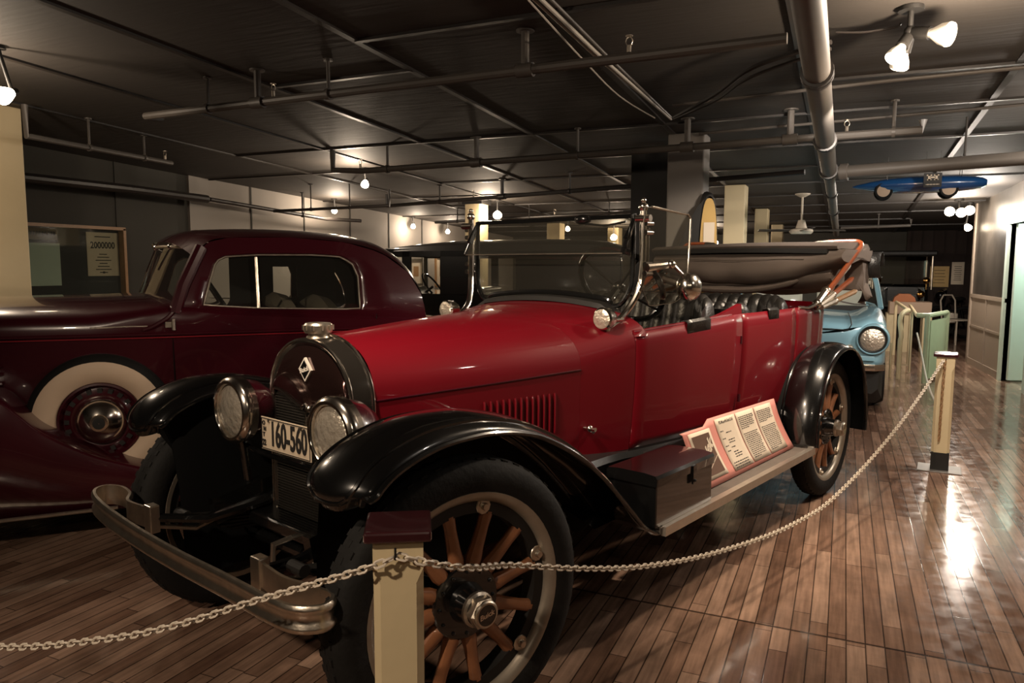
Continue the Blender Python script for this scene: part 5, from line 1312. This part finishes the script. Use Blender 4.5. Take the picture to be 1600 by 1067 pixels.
# ================================================================== POINTED GOLD BOARD, DISPLAY CASE, PICTURES
gb = thing('pointed_hull', 'upright dark pointed hull with gold face and white notice beside the grey column', 'display board', (-1.075, 6.50, 0))
def arch(y, k=1.0, dx=0):
    pts = [(-.075 * k + dx, y, .02)] + [(-.075 * k * cos(a) ** .7 + dx if cos(a) > 0 else dx, y, 1.50 + .51 * k * sin(a)) for a in [i * pi / 20 for i in range(1, 10)]] + [(dx, y, 1.50 + .51 * k)]
    return pts + [(-p[0] + 2 * dx, p[1], p[2]) for p in reversed(pts[:-1])]
b = MB(); rows = [arch(0, 1.0), arch(.03, 1.06, -.01), arch(.14, 1.1, -.05)]
b.grid(rows, cv=True); b.fan(rows[-1], True)
b.prism([(-.07, .02, .02), (-.30, .02, .02), (-.29, .02, 1.40), (-.25, .02, 1.60), (-.18, .02, 1.78), (-.10, .02, 1.93), (-.01, .02, 2.02), (-.06, .02, 1.80)], (0, .1, 0))
obj('hull_shell', b, 'blackm', gb, solid=.01)
obj('gold_face', MB().prism(arch(-.008, .96), (0, .012, 0)), 'gold', gb, False)
obj('notice', MB().box((.005, -.016, 1.66), (.09, .004, .25)), 'paper', gb, False)

dc = thing('display_case', 'glazed wooden wall display case with an old poster, behind the maroon car', 'display case', (-7.9, 5.55, 1.43), radians(90))
# local x runs along the wall (world y), local -y faces the room (+x)
b = MB()
for x, z, w, h in ((0, .40, 1.36, .035), (0, -.40, 1.36, .035), (-.665, 0, .035, .80), (.665, 0, .035, .80)): b.box((x, -.05, z), (w, .10, h))
obj('case_frame', b, 'frame', dc, False)
obj('case_back', MB().box((0, -.005, 0), (1.32, .01, .78)), mat('case_lining', (.018, .022, .028), .8), dc, False)
obj('case_glass', MB().box((0, -.09, 0), (1.30, .004, .77)), 'glass', dc, False)
b = MB().box((.43, -.016, .10), (.40, .004, .50)); obj('poster', b, 'paper', dc, False)
b = text_mb('2000000', .105, .0006, bold=.003, fn=lambda p: Vector((.43 + p.x * .85, -.019, .20 + p.y)))
for i in range(7): b.box((.43, -.019, .10 - i * .035), (.10 + .05 * (i % 3), .001, .010))
b.box((.43, -.019, .30), (.20, .001, .012)); b.ball((.43, -.019, -.11), .02, 10, 6, (1, .1, .6)); obj('poster_print', b, 'ink', dc, False)
obj('sheet', MB().box((-.30, -.016, -.02), (.42, .004, .46)), mat('pale_green_sheet', (.55, .68, .60), .6), dc, False)
obj('sheet', MB().box((-.36, -.014, .31), (.50, .004, .13)), mat('old_paper', (.16, .12, .08), .7), dc, False)
b = MB()
for i in range(14): b.box((-.56 + i * .032, -.018, .315), (.022, .001, .04))
obj('sheet_print', b, 'ink', dc, False)
def picture(y, z, w, h, label, fm='frame', m='paper'):
    t = thing('framed_picture', label, 'picture', (-7.865, y, z), radians(90), 'pictures on the left wall')
    b = MB(); f = .05
    for x, zz, ww, hh in ((0, h / 2, w, f), (0, -h / 2, w, f), (-w / 2, 0, f, h), (w / 2, 0, f, h)): b.box((x, -.015, zz), (ww, .03, hh))
    obj('picture_frame', b, fm, t, False); obj('picture_sheet', MB().box((0, -.006, 0), (w, .008, h)), m, t, False)
    obj('picture_mark', MB().box((0, -.012, .02), (w * .45, .002, h * .4)), 'ink' if m == 'wood' else 'old' if 'old' in M else 'frame', t, False)
picture(13.94, 1.29, .62, .60, 'gold framed picture on the light wall seen through the black sedan window')
picture(12.85, 1.28, .42, .50, 'pale framed picture on the light wall seen through the front window of the sedan', 'nickeld')
picture(8.25, 1.27, .32, .25, 'small framed picture on the wall seen through the front window of the maroon car', 'frame')
picture(10.5, 1.28, .66, .30, 'wide framed picture on the wall seen through the rear window of the maroon car', 'frame')

# ================================================================== RAILING, TABLE, OLD CAR, CYCLE AT THE BACK
t = thing('stair_railing', 'cream pipe railing curving down behind the blue car', 'railing', (.675, 10.54, 0))
obj('post', MB().tube(catmull([(0, 0, 0), (0, 0, .45), (.01, 0, .55), (-.01, 0, .72), (.0, .0, .82), (.05, .1, .86), (.10, .35, .86)], 5), .028, 8), 'cream', t)
obj('rail', MB().tube([(.10, .35, .86), (.10, 2.9, .86)], .024, 8), 'cream', t)
obj('post', MB().cyl((.10, 2.9, 0), (.10, 2.9, .86), .024), 'cream', t); obj('post', MB().cyl((-.09, .1, 0), (-.09, .1, .45), .014), 'cream', t)
t = thing('stair_railing', 'pale green railing with solid panel beside the cream one', 'railing', (.945, 10.30, 0))
obj('post', MB().cyl((0, 0, 0), (0, 0, .83), .030), 'green', t); obj('post', MB().cyl((.30, .9, 0), (.30, .9, .83), .035), 'green', t)
obj('rail', MB().tube([(-.12, -.0, .83), (0, 0, .83), (.12, .35, .83), (.30, .9, .83)], .030, 8), 'green', t)
obj('rail', MB().tube([(-.12, .0, .83), (.0, 2.7, .83)], .020, 8), 'cream', t)
obj('panel', MB().prism([(.03, .1, .04), (.28, .86, .04), (.28, .86, .76), (.03, .1, .76)], (.02, -.006, 0)), 'green', t, False)
obj('slat', MB().box((-.10, .9, .42), (.02, .12, .8)), 'cream', t, False); obj('slat', MB().box((-.06, 1.8, .42), (.02, .12, .8)), 'cream', t, False)
t = thing('rope', 'white rope hooked between the green railing and the right hand post', 'rope', (.83, 10.2, .62))
obj('strand', MB().tube(catmull([(0, 0, 0), (.02, -.3, -.15), (.05, -.9, -.45), (.08, -1.3, -.58), (.10, -1.6, -.61)], 6), .010, 6), 'chain', t)

t = thing('wooden_table', 'cream boarded table behind the railings with an orange cloth on it', 'table', (1.02, 14.2, 0))
obj('tabletop', MB().box((0, 0, .74), (.62, .5, .20)), mat('pinkish_board', (.34, .24, .17), .6), t, False)
for x in (-.28, -.02, .26): obj('leg', MB().box((x, -.2, .32), (.13, .03, .64)), 'cream', t, False)
for x in (-.28, .26): obj('leg', MB().box((x, .2, .32), (.13, .03, .64)), 'cream', t, False)
o = obj('folded_cloth', MB().prism([(-.17, 0, 0), (.17, 0, 0), (.15, 0, .07), (.08, 0, .13), (-.08, 0, .13), (-.15, 0, .07)], (0, .25, 0)), 'orange', None, False, loc=(.93, 14.0, .842)); tag(o, 'orange folded cloth lying on the cream table', 'cloth')
OC = thing('antique_car', 'dark antique car with canopy and brass lamps in the far background', 'car', (1.0, 16.0, 0))
obj('body', MB().box((0, .6, .85), (.9, 1.2, .5)), 'black', OC, bevel=.06)
obj('hood', MB().grid([[(-.28, y, .7), (-.30, y, 1.0), (-.15, y, 1.10), (.15, y, 1.10), (.30, y, 1.0), (.28, y, .7)] for y in (-.35, 0)]).box((0, -.3, .9), (.5, .04, .3)), 'black', OC)
obj('canopy', MB().box((0, .6, 1.68), (1.15, 1.3, .10)), 'blackm', OC, bevel=.03)
obj('windshield_glass', MB().box((0, .05, 1.37), (.85, .01, .34)), 'wsglass', OC, False)
b = MB()
for x in (-.5, .5):
    for y in (.05, 1.15): b.cyl((x, y, 1.0), (x, y, 1.66), .018)
obj('canopy_posts', b, 'nickeld', OC)
brass = mat('brass', (.7, .42, .14), .2, metal=1)
for x in (-.42, .40): obj('brass_lamp', MB().ball((x, -.1, 1.17), .065).cyl((x, -.1, 1.0), (x, -.1, 1.12), .015), brass, OC)
obj('brass_lamp', MB().ball((.30, -.36, .92), .07), brass, OC)
for x in (-.42, .42):
    for y in (-.25, .95):
        w_ = sub('wheel', OC, (x, y, .40)); obj('tyre', MB().tube([(0, .37 * cos(a), .37 * sin(a)) for a in [2 * pi * i / 28 for i in range(28)]], .03, 8, True), 'rubber', w_)
        b = MB()
        for i in range(10): a = pi * i / 5; b.tube([(0, 0, 0), (0, .36 * cos(a), .36 * sin(a))], .012, 5)
        obj('spokes', b, 'blackm', w_)
t = thing('motorcycle', 'dark motorcycle standing against the brown panelled end wall', 'motorcycle', (1.96, 17.05, 0))
for x in (-.12, .16):
    w_ = sub('wheel', t, (x * 1.6, 0, .33)); obj('tyre', MB().tube([(.29 * cos(a), 0, .29 * sin(a)) for a in [2 * pi * i / 24 for i in range(24)]], .035, 8, True), 'rubber', w_)
obj('frame', MB().tube([(-.2, 0, .33), (-.05, 0, .7), (.15, 0, .72), (.24, 0, .33)], .02, 8).tube([(-.05, 0, .7), (.05, 0, .36), (.24, 0, .33)], .02, 8), 'black', t)
obj('engine', MB().box((.03, 0, .42), (.22, .18, .24)), 'nickeld', t, bevel=.03)
obj('saddle', MB().ball((.10, 0, .80), .12, 14, 8, (1.2, .8, .4)), 'leather', t)
obj('handlebar', MB().tube([(-.18, -.28, .95), (-.10, -.1, .98), (-.10, .1, .98), (-.18, .28, .95)], .014, 8).tube([(-.10, 0, .98), (-.16, 0, .5)], .02, 8).ball((-.2, 0, .86), .09), 'black', t)
t = thing('metal_chair', 'white tubular metal chair in front of the motorcycle', 'chair', (1.93, 15.9, 0), radians(40))
obj('seat', MB().box((0, 0, .45), (.36, .36, .03)), 'chain', t, bevel=.01)
obj('backrest', MB().tube([(-.16, .18, .45), (-.17, .22, .8), (-.1, .23, .9), (.1, .23, .9), (.17, .22, .8), (.16, .18, .45)], .014, 8), 'chain', t)
for x in (-.16, .16):
    for y in (-.16, .16): obj('leg', MB().cyl((x, y, 0), (x * .95, y * .95, .45), .012), 'chain', t)
